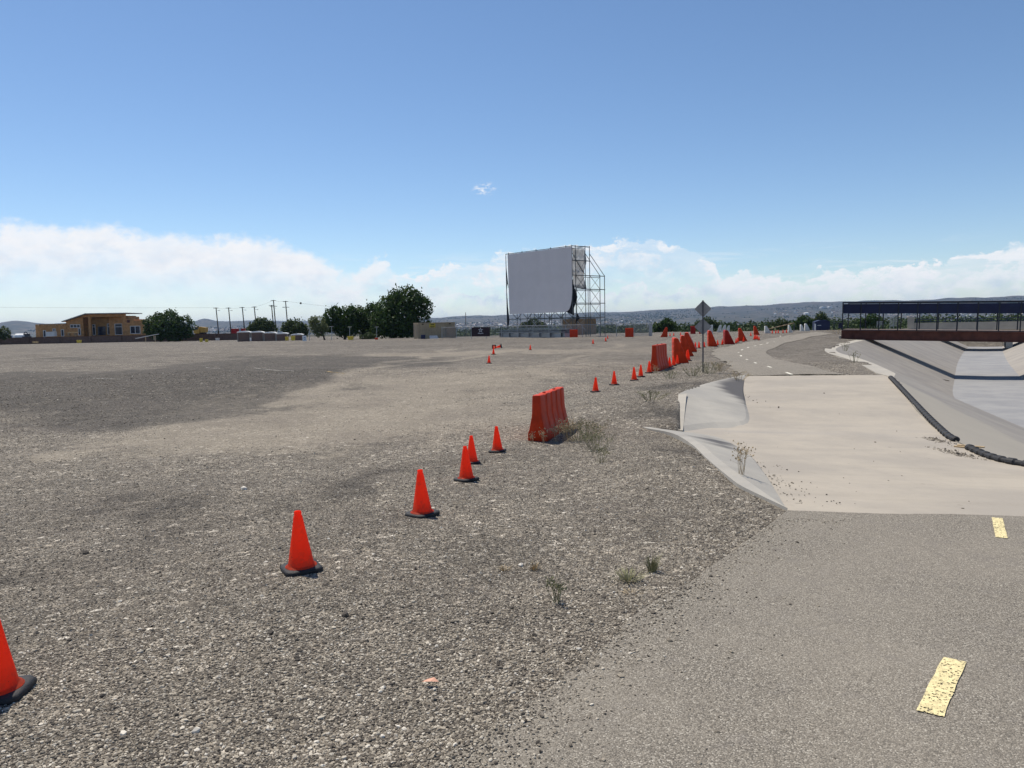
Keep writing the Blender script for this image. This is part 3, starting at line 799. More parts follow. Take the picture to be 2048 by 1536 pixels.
# ------------------------------------------------------------------ loose gravel
ico = np.array([(0, 0, 1), (.89, 0, .45), (.28, .85, .45), (-.72, .53, .45), (-.72, -.53, .45), (.28, -.85, .45), (.72, .53, -.45), (-.28, .85, -.45), (-.89, 0, -.45), (-.28, -.85, -.45), (.72, -.53, -.45), (0, 0, -1)])
icf = np.array([(0, 1, 2), (0, 2, 3), (0, 3, 4), (0, 4, 5), (0, 5, 1), (1, 6, 2), (2, 7, 3), (3, 8, 4), (4, 9, 5), (5, 10, 1), (6, 7, 2), (7, 8, 3), (8, 9, 4), (9, 10, 5), (10, 6, 1)])
ICO = (ico, icf)
OCT = (np.array([(1, 0, .1), (.1, 1, 0), (-1, .1, 0), (0, -1, .1), (0, .1, 1), (.1, 0, -1)]), np.array([(0, 1, 4), (1, 2, 4), (2, 3, 4), (3, 0, 4), (1, 0, 5), (2, 1, 5), (3, 2, 5), (0, 3, 5)]))
def stones(name, X, Y, Z, S, lab, tone=None, cat="gravel", shape=None):
    ico, icf = shape or ICO
    nv = len(ico)
    n = len(X)
    r = RNG
    base = ico[None] * (1 + (r.random((n, nv, 1)) - .5) * .5)
    base = base * (S[:, None, None] * np.stack([r.uniform(.8, 1.35, n), r.uniform(.7, 1.1, n), r.uniform(.45, .8, n)], 1)[:, None, :])
    a = r.uniform(0, 6.283, n); c, s_ = np.cos(a)[:, None], np.sin(a)[:, None]
    tl = r.normal(0, .35, n)[:, None]
    y1 = base[..., 1] * np.cos(tl) - base[..., 2] * np.sin(tl); z1 = base[..., 1] * np.sin(tl) + base[..., 2] * np.cos(tl)
    V = np.stack([base[..., 0] * c - y1 * s_ + X[:, None], base[..., 0] * s_ + y1 * c + Y[:, None], z1 + Z[:, None]], -1).reshape(-1, 3)
    Fq = (icf[None] + (np.arange(n) * nv)[:, None, None]).reshape(-1, 3)
    if tone is None: tone = r.beta(1.6, 1.7, n)
    me = np_mesh(name, V, Fq, M['stone'], False, attr=dict(tone=('POINT', np.repeat(tone, nv))))
    return tag(link(name, me), lab, cat, kind="stuff")
N = 540000
r_ = np.exp(RNG.uniform(math.log(1.9), math.log(38), N)); t_ = RNG.uniform(R(-38), R(24), N)
X, Y = r_ * np.sin(t_), r_ * np.cos(t_)
dpath = np.maximum(poly_dist(X, Y, PATH_POLYS[0]), -9)
keep = (poly_dist(X, Y, APRON) < -.06) & (RNG.random(N) < np.where(dpath > 0, np.exp(-dpath / .13) * .7 + .0025, 1)) & (poly_dist(X, Y, CHAN) < -.2)
X, Y, r_ = X[keep], Y[keep], r_[keep]
dt_, dk_ = masks(X, Y)
kk = RNG.random(len(X)) > .88 * dt_ * sst(r_, 5, 9)
X, Y, r_, dk_ = X[kk], Y[kk], r_[kk], dk_[kk]
S = np.clip(RNG.lognormal(math.log(.0045), .42, len(X)), .0022, .018) * (1 + np.clip(r_ - 5, 0, 30) * .034)
tn = RNG.beta(.95, 1.2, len(X)) * .98 * np.where(RNG.random(len(X)) < .2, 1, 1 - .78 * dk_)
Z = zg(X, Y) + S * .22 + np.where(poly_dist(X, Y, PATH_POLYS[0]) > 0, .012, 0)
nr_ = r_ < 5.2
stones("loose_gravel", X[nr_], Y[nr_], Z[nr_], S[nr_], "loose crushed stones covering the near gravel beside the path", tn[nr_])
stones("loose_gravel", X[~nr_], Y[~nr_], Z[~nr_], S[~nr_], "loose crushed stones thinning out across the gravel lot", tn[~nr_], shape=OCT)
# grit washed onto the apron
G = []
for (px, py, z, sx, sy, n, sm) in ((1540, 955, -.3, .14, .9, 110, .008), (1556, 985, -.2, .10, .5, 60, .008), (1528, 925, -.4, .15, .6, 30, .010), (1640, 930, -.5, 2.2, 2.5, 12, .009), (1700, 830, -.55, 2.2, 4, 12, .013), (1492, 790, -.42, .12, 1.4, 22, .012), (1850, 990, -.3, 1.0, 1.2, 8, .009)):
    p = at(px, py, z)
    G.append(np.column_stack([RNG.normal(p.x, sx, n), RNG.normal(p.y, sy, n), np.full(n, z), RNG.lognormal(math.log(sm), .35, n)]))
G = np.vstack(G)
def apron_z(X, Y):
    Q = AV.reshape(-1, 3)
    return np.array([Q[np.argmin((Q[:, 0] - a) ** 2 + (Q[:, 1] - b) ** 2), 2] for a, b in zip(X, Y)])
k_ = poly_dist(G[:, 0], G[:, 1], [tuple(p) for p in TL[::4, :2]] + [tuple(p) for p in TR[::-4, :2]]) > .1
G = G[k_]
stones("loose_grit", G[:, 0], G[:, 1], apron_z(G[:, 0], G[:, 1]) + .012, G[:, 3], "scattered grit washed onto the concrete apron", RNG.random(len(G)) * .35)

# ------------------------------------------------------------------ traffic cones
def make_cone(name="traffic_cone"):
    root = empty(name)
    b = MB(); s_ = .137; c = .035
    octo = [(-s_ + c, -s_), (s_ - c, -s_), (s_, -s_ + c), (s_, s_ - c), (s_ - c, s_), (-s_ + c, s_), (-s_, s_ - c), (-s_, -s_ + c)]
    P = [(x * k, y * k, z) for k, z in ((.98, 0), (1, .008), (1, .024), (.93, .034), (.72, .036)) for x, y in octo]
    Fs = [(k * 8 + i, k * 8 + (i + 1) % 8, (k + 1) * 8 + (i + 1) % 8, (k + 1) * 8 + i) for k in range(4) for i in range(8)]
    b.add(P, Fs + [tuple(range(7, -1, -1)), tuple(range(32, 40))])
    b.build("rubber_base", M['rubber'], root, True, auto=.9)
    b = MB()
    b.lathe([(.116, .0365), (.112, .041), (.099, .046), (.0935, .054), (.060, .24), (.0325, .405), (.0315, .412), (.0275, .416), (.0265, .446), (.024, .450), (.018, .449), (.018, .40)], 32)
    b.build("cone_body", M['cone'], root, True, auto=.9)
    return root
CONES = [  # column, top row, base row, label
    (-5, 1208, 1392, "large orange cone cut off by the picture's left edge"),
    (603, 1022, 1141, "orange cone standing whole in the gravel nearest the camera"),
    (845, 940, 1031, "orange cone second in the row leading toward the orange barrier"),
    (933, 893, 961, "orange cone overlapping another cone, the nearer of the pair"),
    (944, 872, 927, "orange cone half hidden behind a nearer cone"),
    (995, 853, 903.5, "orange cone standing just before the nearest ribbed orange barrier"),
    (1191, 755, 784, "orange cone first in the row beyond the nearest barrier"),
    (1228.5, 742.5, 770, "orange cone second in the row beyond the nearest barrier"),
    (1268.5, 734.5, 761, "orange cone nearer of the two standing before the second ribbed barrier"),
    (1281.5, 730, 754, "orange cone farther of the two standing before the second ribbed barrier"),
    (1298.5, 722.5, 746, "orange cone touching the foot of the second ribbed barrier"),
    (1339.5, 715, 734.5, "orange cone first of three right beside the second ribbed barrier"),
    (1347, 713, 732, "orange cone second of three in front of the tall wedge barrier"),
    (1354.5, 710, 729, "orange cone third of three in front of the tall wedge barrier"),
    (1374, 701, 720, "orange cone overlapping its twin at the toe of the nearest wedge barrier"),
    (1376, 699.5, 722, "orange cone in front of its twin at the toe of the nearest wedge barrier"),
    (1390.5, 684.5, 697, "orange cone at the toe of the third wedge barrier"),
    (1398, 683.5, 696.5, "orange cone standing alone just left of the sign post"),
    (1408.5, 684, 694.5, "orange cone half hidden behind the sign post"),
    (1435.5, 680, 690.5, "orange cone nearer the wedge barrier just right of the sign post"),
    (1444.5, 678.5, 690, "orange cone before the dark red wedge barrier"),
    (1472, 676.5, 687, "orange cone just past the dark red wedge barrier, in front"),
    (1475.5, 675, 685, "orange cone just past the dark red wedge barrier, behind"),
    (1487, 673.5, 684, "orange cone in front of the wedge barrier past the dark red one"),
    (1501.5, 664.5, 672.5, "orange cone alone in the gap between two wedge barriers"),
    (1508.5, 670, 679.5, "orange cone leftmost of the tight cluster by the path"),
    (1511.5, 669, 679, "orange cone second from left in the tight cluster by the path"),
    (1514.5, 669.5, 679.3, "orange cone third from left in the tight cluster by the path"),
    (1518, 672, 680.5, "orange cone rightmost of the tight cluster by the path"),
    (1340, 666, 672.3, "small far cone nearest the sloping orange barrier by the fence end"),
    (1347.5, 665.5, 671.8, "small far cone second from the sloping orange barrier by the fence end"),
    (1361, 664.5, 671, "small far cone midway between fence end and dark red barrier"),
    (1544.5, 662.5, 667.3, "tiny cone nearest the white barrier on the path's far bend"),
    (1551.5, 662, 667, "tiny cone second from the white barrier on the path's far bend"),
    (1556.5, 662, 666.8, "tiny cone in the middle of five on the path's far bend"),
    (1566, 661.5, 666.4, "tiny cone fourth of five on the path's far bend"),
    (1573, 661, 666, "tiny cone rightmost of five on the path's far bend"),
    (978, 711, 727, "orange cone standing lowest out on the empty gravel lot"),
    (987, 696, 709, "orange cone standing below two toppled cones on the lot"),
    (1060.5, 690, 700, "orange cone alone on the lot below the screen's middle"),
    (1186, 678.5, 688, "orange cone below the scaffold on the lot, nearest of three"),
    (1211.5, 674.5, 683, "orange cone second of three on the lot below the scaffold"),
    (1215.5, 671.5, 677.5, "faded pinkish cone farthest of three below the scaffold"),
]
proto = make_cone()
first = True
for px, t0, b0, lab in CONES:
    P = ground(px, b0)
    h_ = height_at(P, px, t0)
    o = proto if first else copy_tree(proto)
    first = False
    o.location = P + Vector((0, 0, .004))
    k = max(.85, min(1.35, h_ / .45))
    o.scale = (k, k, k)
    a = random.uniform(0, 1.57) if px > 700 else (R(28) if px > 100 else R(10))
    o.rotation_euler = (random.uniform(-.03, .03), random.uniform(-.03, .03), a)
    tag(o, lab, "traffic cone", "orange traffic cones on the lot and path")
# the two toppled cones
for px, py, rz, lab in ((988, 697.5, R(-80), "toppled orange cone lying with its square base toward the camera"), (1003, 696.0, R(168), "toppled orange cone lying with its tip toward its fallen neighbour")):
    P = ground(px, py)
    o = copy_tree(proto)
    k = 1.25
    o.scale = (k, k, k)
    tilt = math.atan2(.137 - .027, .45)
    o.rotation_mode = 'QUATERNION'
    axis = Vector((math.cos(rz), math.sin(rz), 0))
    q_ = Matrix.Rotation(rz, 3, 'Z') @ Matrix.Rotation(math.pi / 2 + tilt, 3, 'Y')
    o.rotation_quaternion = q_.to_quaternion()
    o.location = P + Vector((0, 0, .137 * k))
    tag(o, lab, "traffic cone", "orange traffic cones on the lot and path")

# ------------------------------------------------------------------ barriers
def ribbed_barrier_mesh():
    """water filled barrier with upright grooves in its flared sides"""
    prof = [(.235, 0), (.235, .16), (.20, .24), (.135, .52), (.125, .60), (.108, .97), (.095, 1.0)]
    L = 1.55
    ys = [0, .05]
    for k in range(4):
        c = .30 + k * .32
        ys += [c - .075, c - .055, c + .055, c + .075]
    ys += [L - .05, L]
    rows_ = []
    for k, y in enumerate(ys):
        groove = 2 <= k < len(ys) - 2 and (k - 2) % 4 in (1, 2)
        endt = k in (0, len(ys) - 1)
        ring = []
        for x, z in prof:
            x2 = x - (.02 if groove and .12 < z < .99 else 0) - (.012 if endt else 0)
            ring.append((x2, y, z - (.015 if groove and z > .96 else 0)))
        rows_.append([(-x, y_, z) for x, y_, z in ring] + ring[::-1])
    n = len(rows_[0])
    P = [p for r__ in rows_ for p in r__]
    Fs = [(k * n + i, k * n + (i + 1) % n, (k + 1) * n + (i + 1) % n, (k + 1) * n + i) for k in range(len(ys) - 1) for i in range(n)]
    Fs += [tuple(range(n)), tuple((len(ys) - 1) * n + i for i in reversed(range(n)))]
    return MB().add(P, Fs)
def make_ribbed():
    root = empty("ribbed_barrier")
    ribbed_barrier_mesh().build("barrier_shell", M['barrier'], root, bevel=.008, smooth=True)
    for y in (.46, 1.1): MB().lathe([(.035, 0), (.04, .02), (.03, .03)], 12, (0, y, .995)).build("filler_cap", M['barrier_dark'], root)
    return root
rb = make_ribbed()
P0, P1 = ground(1074, 883), None
rb.location = P0
rb.rotation_euler = (0, 0, R(-17))
h_ = height_at(P0, 1081, 791); rb.scale = (h_ * .92, h_ * 1.45, h_)
tag(rb, "ribbed orange barrier nearest the camera with dry weeds at its foot", "traffic barrier", "orange barriers along the lot edge")
r2 = copy_tree(rb); P0 = ground(1308, 743)
h_ = height_at(P0, 1310, 690.5); r2.location = P0; r2.rotation_euler = (0, 0, R(-23)); r2.scale = (h_ * .78, h_ * 1.3, h_)
tag(r2, "ribbed orange barrier beyond a pair of cones, second from the camera", "traffic barrier")

def make_wedge(m, name="wedge_barrier"):
    """barrier with one upright side and one long concave sloping side"""
    root = empty(name)
    poly = [(0, 0), (.56, 0), (.56, .05), (.47, .24), (.36, .52), (.25, .78), (.18, .95), (.14, .99), (.05, 1.0), (.012, .985), (0, .95)]
    MB().prism(poly, 0, 1.5).build("barrier_shell", m, root, bevel=.012, smooth=True)
    for k in range(4):
        MB().box((-.006, .75, .2 + k * .2), (.018, 1.2, .10)).build("side_rib", m, root)
    return root
WED = [  # left column, right column, top row, base row, flip, material, turn, label
    (1348, 1377, 676, 727, 0, 'barrier', 9, "tall orange wedge barrier behind three cones"),
    (1362, 1387, 671, 713.5, 0, 'barrier', 4, "orange wedge barrier directly behind the tallest wedge barrier"),
    (1369, 1393, 665, 704, 0, 'barrier', -4, "orange wedge barrier farthest of the three left of the sign post"),
    (1417, 1434.5, 661, 693, 0, 'barrier', 8, "orange wedge barrier standing alone just right of the sign post"),
    (1450, 1469, 660, 689, 0, 'barrier_dark', 14, "dark red wedge barrier beside the cycle path"),
    (1477, 1494, 656.5, 682.5, 0, 'barrier', 2, "orange wedge barrier past the dark red one"),
    (1508, 1519, 652, 670, 0, 'barrier', 5, "orange wedge barrier farthest along the cycle path"),
    (1321, 1335, 655, 674.5, 1, 'barrier', 0, "orange barrier sloping left beside the end of the mesh fence"),
    (1411, 1424, 650, 668, 1, 'barrier_white', 10, "white barrier partly hidden behind the lower sign plate"),
    (1433, 1441.5, 650, 664.5, 1, 'barrier_white', 10, "white barrier first of three before the dark woodland"),
    (1442.5, 1450.5, 650, 663.5, 1, 'barrier_white', 10, "white barrier middle of three before the dark woodland"),
    (1451.5, 1458, 651, 663, 1, 'barrier_white', 10, "white barrier half hidden behind the dark red barrier"),
    (1530, 1541.5, 652, 667, 0, 'barrier_white', 10, "white barrier past the cones with a striped pole behind"),
    (1577, 1585, 650, 665, 0, 'barrier_white', 10, "white barrier alone on the far bend of the path"),
    (1601, 1609.5, 649, 663.5, 0, 'barrier_white', 10, "white barrier smaller of the two near the blue bin"),
    (1610, 1620.5, 647, 662.5, 0, 'barrier_white', 10, "white barrier larger of the two near the blue bin"),
]
WP = {k: make_wedge(M[k]) for k in ('barrier', 'barrier_dark', 'barrier_white')}
used = set()
for xl, xr, t0, b0, flip, mk, rz, lab in WED:
    P = ground(xr if flip else xl, b0)
    h_ = height_at(P, (xl + xr) / 2, t0)
    w_ = (xr - xl) / F * P.y / .56
    o = copy_tree(WP[mk]) if mk in used else WP[mk]
    used.add(mk)
    o.location = P
    ra = math.atan2(P.x, P.y)
    o.rotation_euler = (0, 0, -ra + R(rz) * .35 * (1 if not flip else -1))
    o.scale = ((-w_ if flip else w_), h_, h_)
    wh = mk == 'barrier_white'
    tag(o, lab, "traffic barrier", "white barriers near the path's far bend" if wh else "orange barriers along the lot edge")
# barriers seen broadside
def broad(px0, px1, t0, b0, m, lab, name="water_barrier"):
    P = ground((px0 + px1) / 2, b0); h_ = height_at(P, (px0 + px1) / 2, t0); w_ = (px1 - px0) / F * P.y
    root = empty(name, P, -math.atan2(P.x, P.y), lab, "traffic barrier", "orange barriers along the lot edge")
    x = w_ / 2
    b = MB()
    P_ = []
    prof = [(.28, 0), (.28, .15), (.16, .45), (.14, .92), (.11, 1.0)]
    ring = [(-a, z * h_) for a, z in prof] + [(a, z * h_) for a, z in prof[::-1]]
    n = len(ring)
    V = [(xx, y + .28, z) for xx in (-x, x) for y, z in ring]
    b.add(V, [tuple(range(n)), tuple(range(2 * n - 1, n - 1, -1))] + [(i, n + i, n + (i + 1) % n, (i + 1) % n) for i in range(n)])
    b.build("barrier_shell", m, root, bevel=.015, smooth=True)
    b = MB(); b.box((0, .28, h_ + .015), (w_ * .94, .17, .03)); b.build("top_ridge", M['barrier'], root)
    return root
broad(1139.5, 1155.5, 659.5, 674.5, M['barrier'], "orange barrier seen broadside in front of the tan shed")
broad(1250.5, 1267, 656.5, 674, M['barrier'], "orange barrier seen broadside against the mesh fence")
broad(1381, 1391, 652.5, 668, M['barrier_dark'], "dark red barrier seen broadside left of the lower sign plate")
broad(1398, 1405, 661, 667.5, M['barrier_dark'], "low dark red barrier peeking out left of the sign post")

# ------------------------------------------------------------------ sign post
P = ground(1406, 745)
root = empty("sign_post", P, -math.atan2(P.x, P.y), "grey backs of two diamond signs on a thin dark post", "road sign")
hp = height_at(P, 1406, 600.5)
b = MB(); b.box((0, -.012, hp / 2 - .1), (.055, .035, hp + .2)); b.build("post", M['post'], root, bevel=.004)
dia = 33.5 / F * P.y / 2
for z, nm in ((hp - dia - .005, "upper"), (height_at(P, 1406, 653.5), "lower")):
    b = MB(); c = .018
    poly = [(0 - c, dia - c), (0 + c, dia - c), (dia - c, c), (dia - c, -c), (c, -dia + c), (-c, -dia + c), (-dia + c, -c), (-dia + c, c)]
    b.prism([(x, zz + z) for x, zz in poly], .012, .016)
    s_ = b.build("sign_plate", M['sign'], root)
    for dz in (-dia * .55, dia * .55): MB().tube((0, -.032, z + dz), (0, .018, z + dz), .008, 6).build("bolt", M['galv'], s_)

# ------------------------------------------------------------------ corrugated black drain pipe along the apron lip
def pipe(pts, r, lab, name="corrugated_pipe", ribs=.16):
    Lp = smooth_line([(p.x, p.y, p.z) for p in pts], 400)
    s_ = np.r_[0, np.cumsum(np.linalg.norm(np.diff(Lp, axis=0), axis=1))]
    per = ribs * 2.0
    T = np.gradient(Lp, axis=0); T /= np.linalg.norm(T, axis=1)[:, None]
    nseg = 8
    u_ = []
    x = 0.0
    while x < s_[-1] - per:
        u_ += [(x, .74), (x + per * .12, 1.0), (x + per * .55, 1.04), (x + per * .66, .74)]
        x += per
    V = []
    for uu, k in u_:
        c = np.array([np.interp(uu, s_, Lp[:, j]) for j in range(3)]); t = np.array([np.interp(uu, s_, T[:, j]) for j in range(3)])
        side = np.cross(t, [0, 0, 1]); side /= np.linalg.norm(side); up = np.cross(side, t)
        for a in np.linspace(0, 2 * math.pi, 12, endpoint=False):
            V.append(c + r * k * (math.cos(a) * side + math.sin(a) * up * .8) + np.array([0, 0, r * .55]))
    n = len(u_)
    Fs = [(k * 12 + i, k * 12 + (i + 1) % 12, (k + 1) * 12 + (i + 1) % 12, (k + 1) * 12 + i) for k in range(n - 1) for i in range(12)]
    b = MB().add(V, Fs + [tuple(range(12)), tuple((n - 1) * 12 + i for i in range(12))])
    return tag(b.build(name, M['rubber'], None, smooth=True, auto=.45), lab, "drain pipe", "black ribbed pipes along the apron lip")
def ap(px, py):
    z = -.6
    Q = AV.reshape(-1, 3)
    for k in range(10):
        p = at(px, py, z); z = .4 * z + .6 * float(Q[np.argmin((Q[:, 0] - p.x) ** 2 + (Q[:, 1] - p.y) ** 2), 2])
    return at(px, py, z)
pipe([ap(*c) for c in ((1781, 757), (1800, 777), (1826, 805), (1851, 832), (1876, 857), (1900, 878), (1928, 890))], .08, "long black ribbed pipe running straight down the apron edge")
pipe([ap(*c) for c in ((1937, 899), (1965, 912), (1990, 921), (2020, 928), (2060, 935), (2120, 945))], .08, "black ribbed pipe curving off at the low end of the apron edge", ribs=.13)
p = ap(1936, 896)
root = None
for k, (dx, dy, rz, lab) in enumerate(((-.05, -.06, .9, "pale board lying in the gap between the pipes, nearer one"), (.1, .08, .75, "pale board lying in the gap between the pipes, farther one"))):
    b = MB(); b.box((0, 0, .02), (.45, .06, .025))
    o = b.build("timber_board", M['gold'], None, bevel=.004); o.location = p + Vector((dx, dy, 0)); o.rotation_euler = (0, 0, -rz)
    tag(o, lab, "board", "boards between the black pipes")
gp = []
for px, py, n in ((1895, 880, 160), (1945, 908, 300)):
    q0 = ap(px, py)
    gp.append(np.column_stack([RNG.normal(q0.x - .3, .10, n), RNG.normal(q0.y - .05, .28, n), np.full(n, q0.z), RNG.lognormal(math.log(.012), .4, n)]))
gp = np.vstack(gp)
stones("loose_grit", gp[:, 0], gp[:, 1], gp[:, 2] + .015, gp[:, 3], "small heaps of grit caught against the black pipes", RNG.random(len(gp)) * .6)
b = MB(); b.box((0, 0, .03), (.9, .12, .05)); o = b.build("wood_scrap", M['wood']); p = at(1886, 760, -3.3); o.location = p; o.rotation_euler = (0, R(12), R(-10))
tag(o, "dark plank lying at the edge of the channel floor", "plank")

# ------------------------------------------------------------------ foot bridge over the channel
BU, BV = Vector((.862, -.507, -.023)), Vector((.507, .862, 0))
BR = Matrix(((BU.x, BV.x, 0), (BU.y, BV.y, 0), (0, 0, 1)))
root = empty("foot_bridge", (30.0, 70.0, .66), math.atan2(BU.y, BU.x), "long foot bridge with navy side screens crossing the concrete channel", "bridge")
BL_, BW = 33.0, 4.0
root.rotation_euler = (0, math.asin(.023), math.atan2(BU.y, BU.x))
for y, lab in ((0, "near"), (BW, "far")):
    b = MB(); b.box((BL_ / 2, y, -.50), (BL_, .14, .80)); b.box((BL_ / 2, y - .06, -.12), (BL_, .30, .04)); b.box((BL_ / 2, y - .06, -.90), (BL_, .34, .05))
    for k in range(12): b.box((1.0 + k * 2.8, y - .10, -.5), (.03, .10, .72))
    b.build("girder", M['rust'], root)
    b = MB(); b.box((BL_ / 2, y, 2.42), (BL_, .10, .11)); b.build("top_rail", M['bridge_steel'], root)
    b = MB(); b.box((BL_ / 2, y + .055, 1.86), (BL_ - .05, .03, .84))
    for k in range(9): b.box((BL_ / 2, y + .035, 1.48 + k * .095), (BL_ - .06, .02, .025))
    b.build("side_screen", M['bridge_blue'], root)
    for k in range(int(BL_ / 1.5) + 1):
        b = MB(); b.box((.05 + k * 1.5, y, 1.15), (.09, .08, 2.42)); b.build("post", M['bridge_steel'], root)
b = MB(); b.box((BL_ / 2, BW / 2, -.05), (BL_, BW - .32, .10)); b.build("deck", M['deck'], root)
b = MB(); b.box((.3, BW / 2, -1.15), (1.0, BW - .3, 1.1)); o = b.build("abutment", M['kerb'], root)
# road bridge with a parapet farther down the channel
root = empty("road_bridge", (61.5, 118, .35), math.atan2(BU.y, BU.x), "low concrete road bridge with a blue railing behind the foot bridge", "bridge")
b = MB(); b.box((20, 0, -.25), (40, .35, 1.15)); b.build("parapet", M['slab'], root)
b = MB(); b.box((20, 5, -1.0), (40, 9.4, .55)); b.build("deck", M['kerb'], root)
b = MB(); b.box((-.3, -.05, .15), (.9, .6, 2.2)); b.build("end_pillar", M['slab'], root, bevel=.03)
b = MB()
for z in (.48, .84): b.tube((.2, 0, z), (39.8, 0, z), .05, 6)
b.build("handrail", M['blue'], root)
for k in range(21):
    b = MB(); b.box((.4 + k * 1.95, 0, .60), (.09, .09, .55)); b.build("rail_post", M['blue'], root)
b = MB(); b.box((12.5, 4.5, -2.4), (.8, 8, 2.4)); b.build("pier", M['kerb'], root)
for k, (px0, px1, t0, b0, D) in enumerate(((1780, 1793, 632, 653, 108), (1754, 1764, 643, 651, 122))):
    P = far(px0, b0, D); w_ = (px1 - px0) / F * D; h_ = (b0 - t0) / F * D
    root = empty("mesh_gate", P, R(-20), "tall grey mesh gate standing behind the foot bridge" if k == 0 else "low grey cabinet fence seen under the foot bridge screen", "gate")
    b = MB()
    for x in (0, w_ / 2, w_): b.tube((x, 0, -.3), (x, 0, h_), .035, 6)
    for z in (.05, h_ / 2, h_): b.tube((0, 0, z), (w_, 0, z), .03, 6)
    b.build("gate_frame", M['galv'], root)
    b = MB()
    for j in range(14): b.tube((w_ * j / 14, 0, .05), (w_ * (j + 1) / 14, 0, h_), .012, 4)
    b.build("wire_mesh", M['galv'], root)

# ------------------------------------------------------------------ blue bin, table, striped pole by the far bend
P = ground(1645, 660.5); D = P.y; w_ = 28 / F * D; h_ = 17 / F * D
root = empty("blue_shed", P, -math.atan2(P.x, P.y) + R(12), "small navy blue peaked bin standing near the foot bridge end", "bin")
b = MB(); b.prism([(-w_ / 2, 0), (w_ / 2, 0), (w_ / 2, h_), (-w_ / 2, h_)], 0, w_ * .9); b.build("bin_body", M['blue'], root, bevel=.02)
b = MB(); b.prism([(-w_ / 2 - .06, h_ + .003), (w_ / 2 + .06, h_ + .003), (w_ * .22, h_ + .28), (-w_ * .18, h_ + .28)], -.05, w_ * .9 + .05); b.build("lid", M['blue'], root, bevel=.02)
b = MB(); b.box((-w_ * .22, -.012, h_ * .58), (w_ * .25, .012, .10)); b.build("nameplate", M['silver'], root)
P = ground(1676, 660); D = P.y
root = empty("picnic_table", P, 0, "blue table with thin legs beside the navy bin", "table"); w_ = 19 / F * D; h_ = 14 / F * D
b = MB(); b.box((0, 0, h_), (w_, .9, .07)); b.build("tabletop", M['blue'], root)
for sx in (-1, 1):
    for sy in (-1, 1):
        b = MB(); b.tube((sx * w_ * .42, sy * .3, 0), (sx * w_ * .42, sy * .3, h_), .04, 6); b.build("leg", M['blue'], root)
b = MB(); b.box((w_ * .28, 0, h_ * .6), (w_ * .35, .6, h_ * .7)); b.build("cooler", M['bridge_blue'], root)
P = ground(1630.5, 660.5); b = MB(); b.box((0, 0, .4), (.18, .1, 16 / F * P.y), tilt=0); o = b.build("marker_board", M['white']); o.location = P
tag(o, "narrow white board upright against the navy bin", "board")
P, Q = ground(1541, 659.5), ground(1590, 664); Q = far(1588, 646, Q.y); P = far(1536, 658, Q.y)
root = empty("barrier_arm", P, 0, "striped yellow and red pole slanting up behind the white barriers", "barrier arm")
dv = Q - P
for k in range(9):
    b = MB(); b.tube(dv * (k / 9), dv * ((k + 1) / 9), .07, 6); b.build("stripe", M['gold'] if k % 2 else M['tan_dark'], root)
b = MB(); b.tube(dv, dv + Vector((0, 0, -2.2)), .06, 6); b.build("post", M['post'], root)

# ------------------------------------------------------------------ open air screen on scaffolding
SL, SR = far(1014, 640, 121), far(1146, 640, 110)
L_ = math.hypot(SR.x - SL.x, SR.y - SL.y); SA = math.atan2(SR.y - SL.y, SR.x - SL.x)
root = empty("movie_screen", (SL.x, SL.y, -.32), SA, "huge blank grey screen mounted on tall open scaffolding", "movie screen")
z0, z1 = 3.62, 12.8
poly = [(.75, z0 - .05), (L_ - 1.5, z0), (L_ - 1.05, z0 + .1), (L_ - .66, z0 + .36), (L_ - .34, z0 + .9), (L_ - .12, z0 + 1.7), (L_, z0 + 2.7), (L_, z1), (.55, z1)]
sp = MB().prism(poly, -.10, -.075).build("screen_panel", M['screen'], root)
b = MB()
for k in range(1, 6): b.box((.6 + (L_ - .6) * k / 6, -.104, (z0 + z1) / 2 + .35), (.02, .008, z1 - z0 - 1.2))
b.build("seam", M['screen'], sp)
b = MB()
for k in range(5): b.box((.8 + k * (L_ - 1) / 4.3, -.09, z1 + .12), (.10, .06, .26))
b.build("hanging_clip", M['post'], sp)
# torn black tarpaulin at both edges
def cloth(name, pts, m, lab=None, thick=.03):
    n = len(pts)
    b = MB(); b.add([p for p in pts] + [(x, y + thick, z) for x, y, z in pts], [tuple(range(n)), tuple(range(2 * n - 1, n - 1, -1))] + [(i, n + i, n + (i + 1) % n, (i + 1) % n) for i in range(n)])
    o = b.build(name, m, root)
    if lab: o["label"] = lab
    return o
cloth("side_tarp", [(.02, -.06, z1 - .2), (.18, -.06, z1 - 2.2), (.52, -.06, z1 - 4.8), (.62, -.08, z1 - 5.2), (.3, -.06, z1 - 4.4), (.16, -.06, z1 - 5.6), (.34, -.06, z0 + 1.2), (.62, -.06, z0 - 1.0), (.40, -.06, z0 - 1.9), (.05, -.06, z0 - 2.6)], M['tarp_black'], "torn black cloth hanging along the screen's left edge")
cloth("side_tarp", [(L_ + .02, .05, z0 + 4.6), (L_ + .06, .05, z0 + 1.2), (L_ + .02, .1, z0 - .5), (L_ - .5, -.05, z0 - .25), (L_ - 1.5, -.06, z0 + .05), (L_ - 1.5, -.06, z0 + .6), (L_ - .9, -.06, z0 + 1.2), (L_ - .6, -.06, z0 + 2.0), (L_ - .3, -.06, z0 + 3.0)], M['tarp_black'], "torn black cloth below the curled corner of the screen")
cloth("side_tarp", [(L_, .12, z0 + 4.0), (L_, .95, z0 + 2.1), (L_, .2, z0 + .4), (L_, .1, z0 + 1.0)], M['tarp_black'], "small black rag flapping beside the screen")
cloth("side_tarp", [(L_, .9, z0 - .2), (L_, 1.35, z0 - .9), (L_, .9, z0 - 1.3), (L_, .45, z0 - 1.6)], M['tarp_black'], "small black rag caught on the lower scaffold")
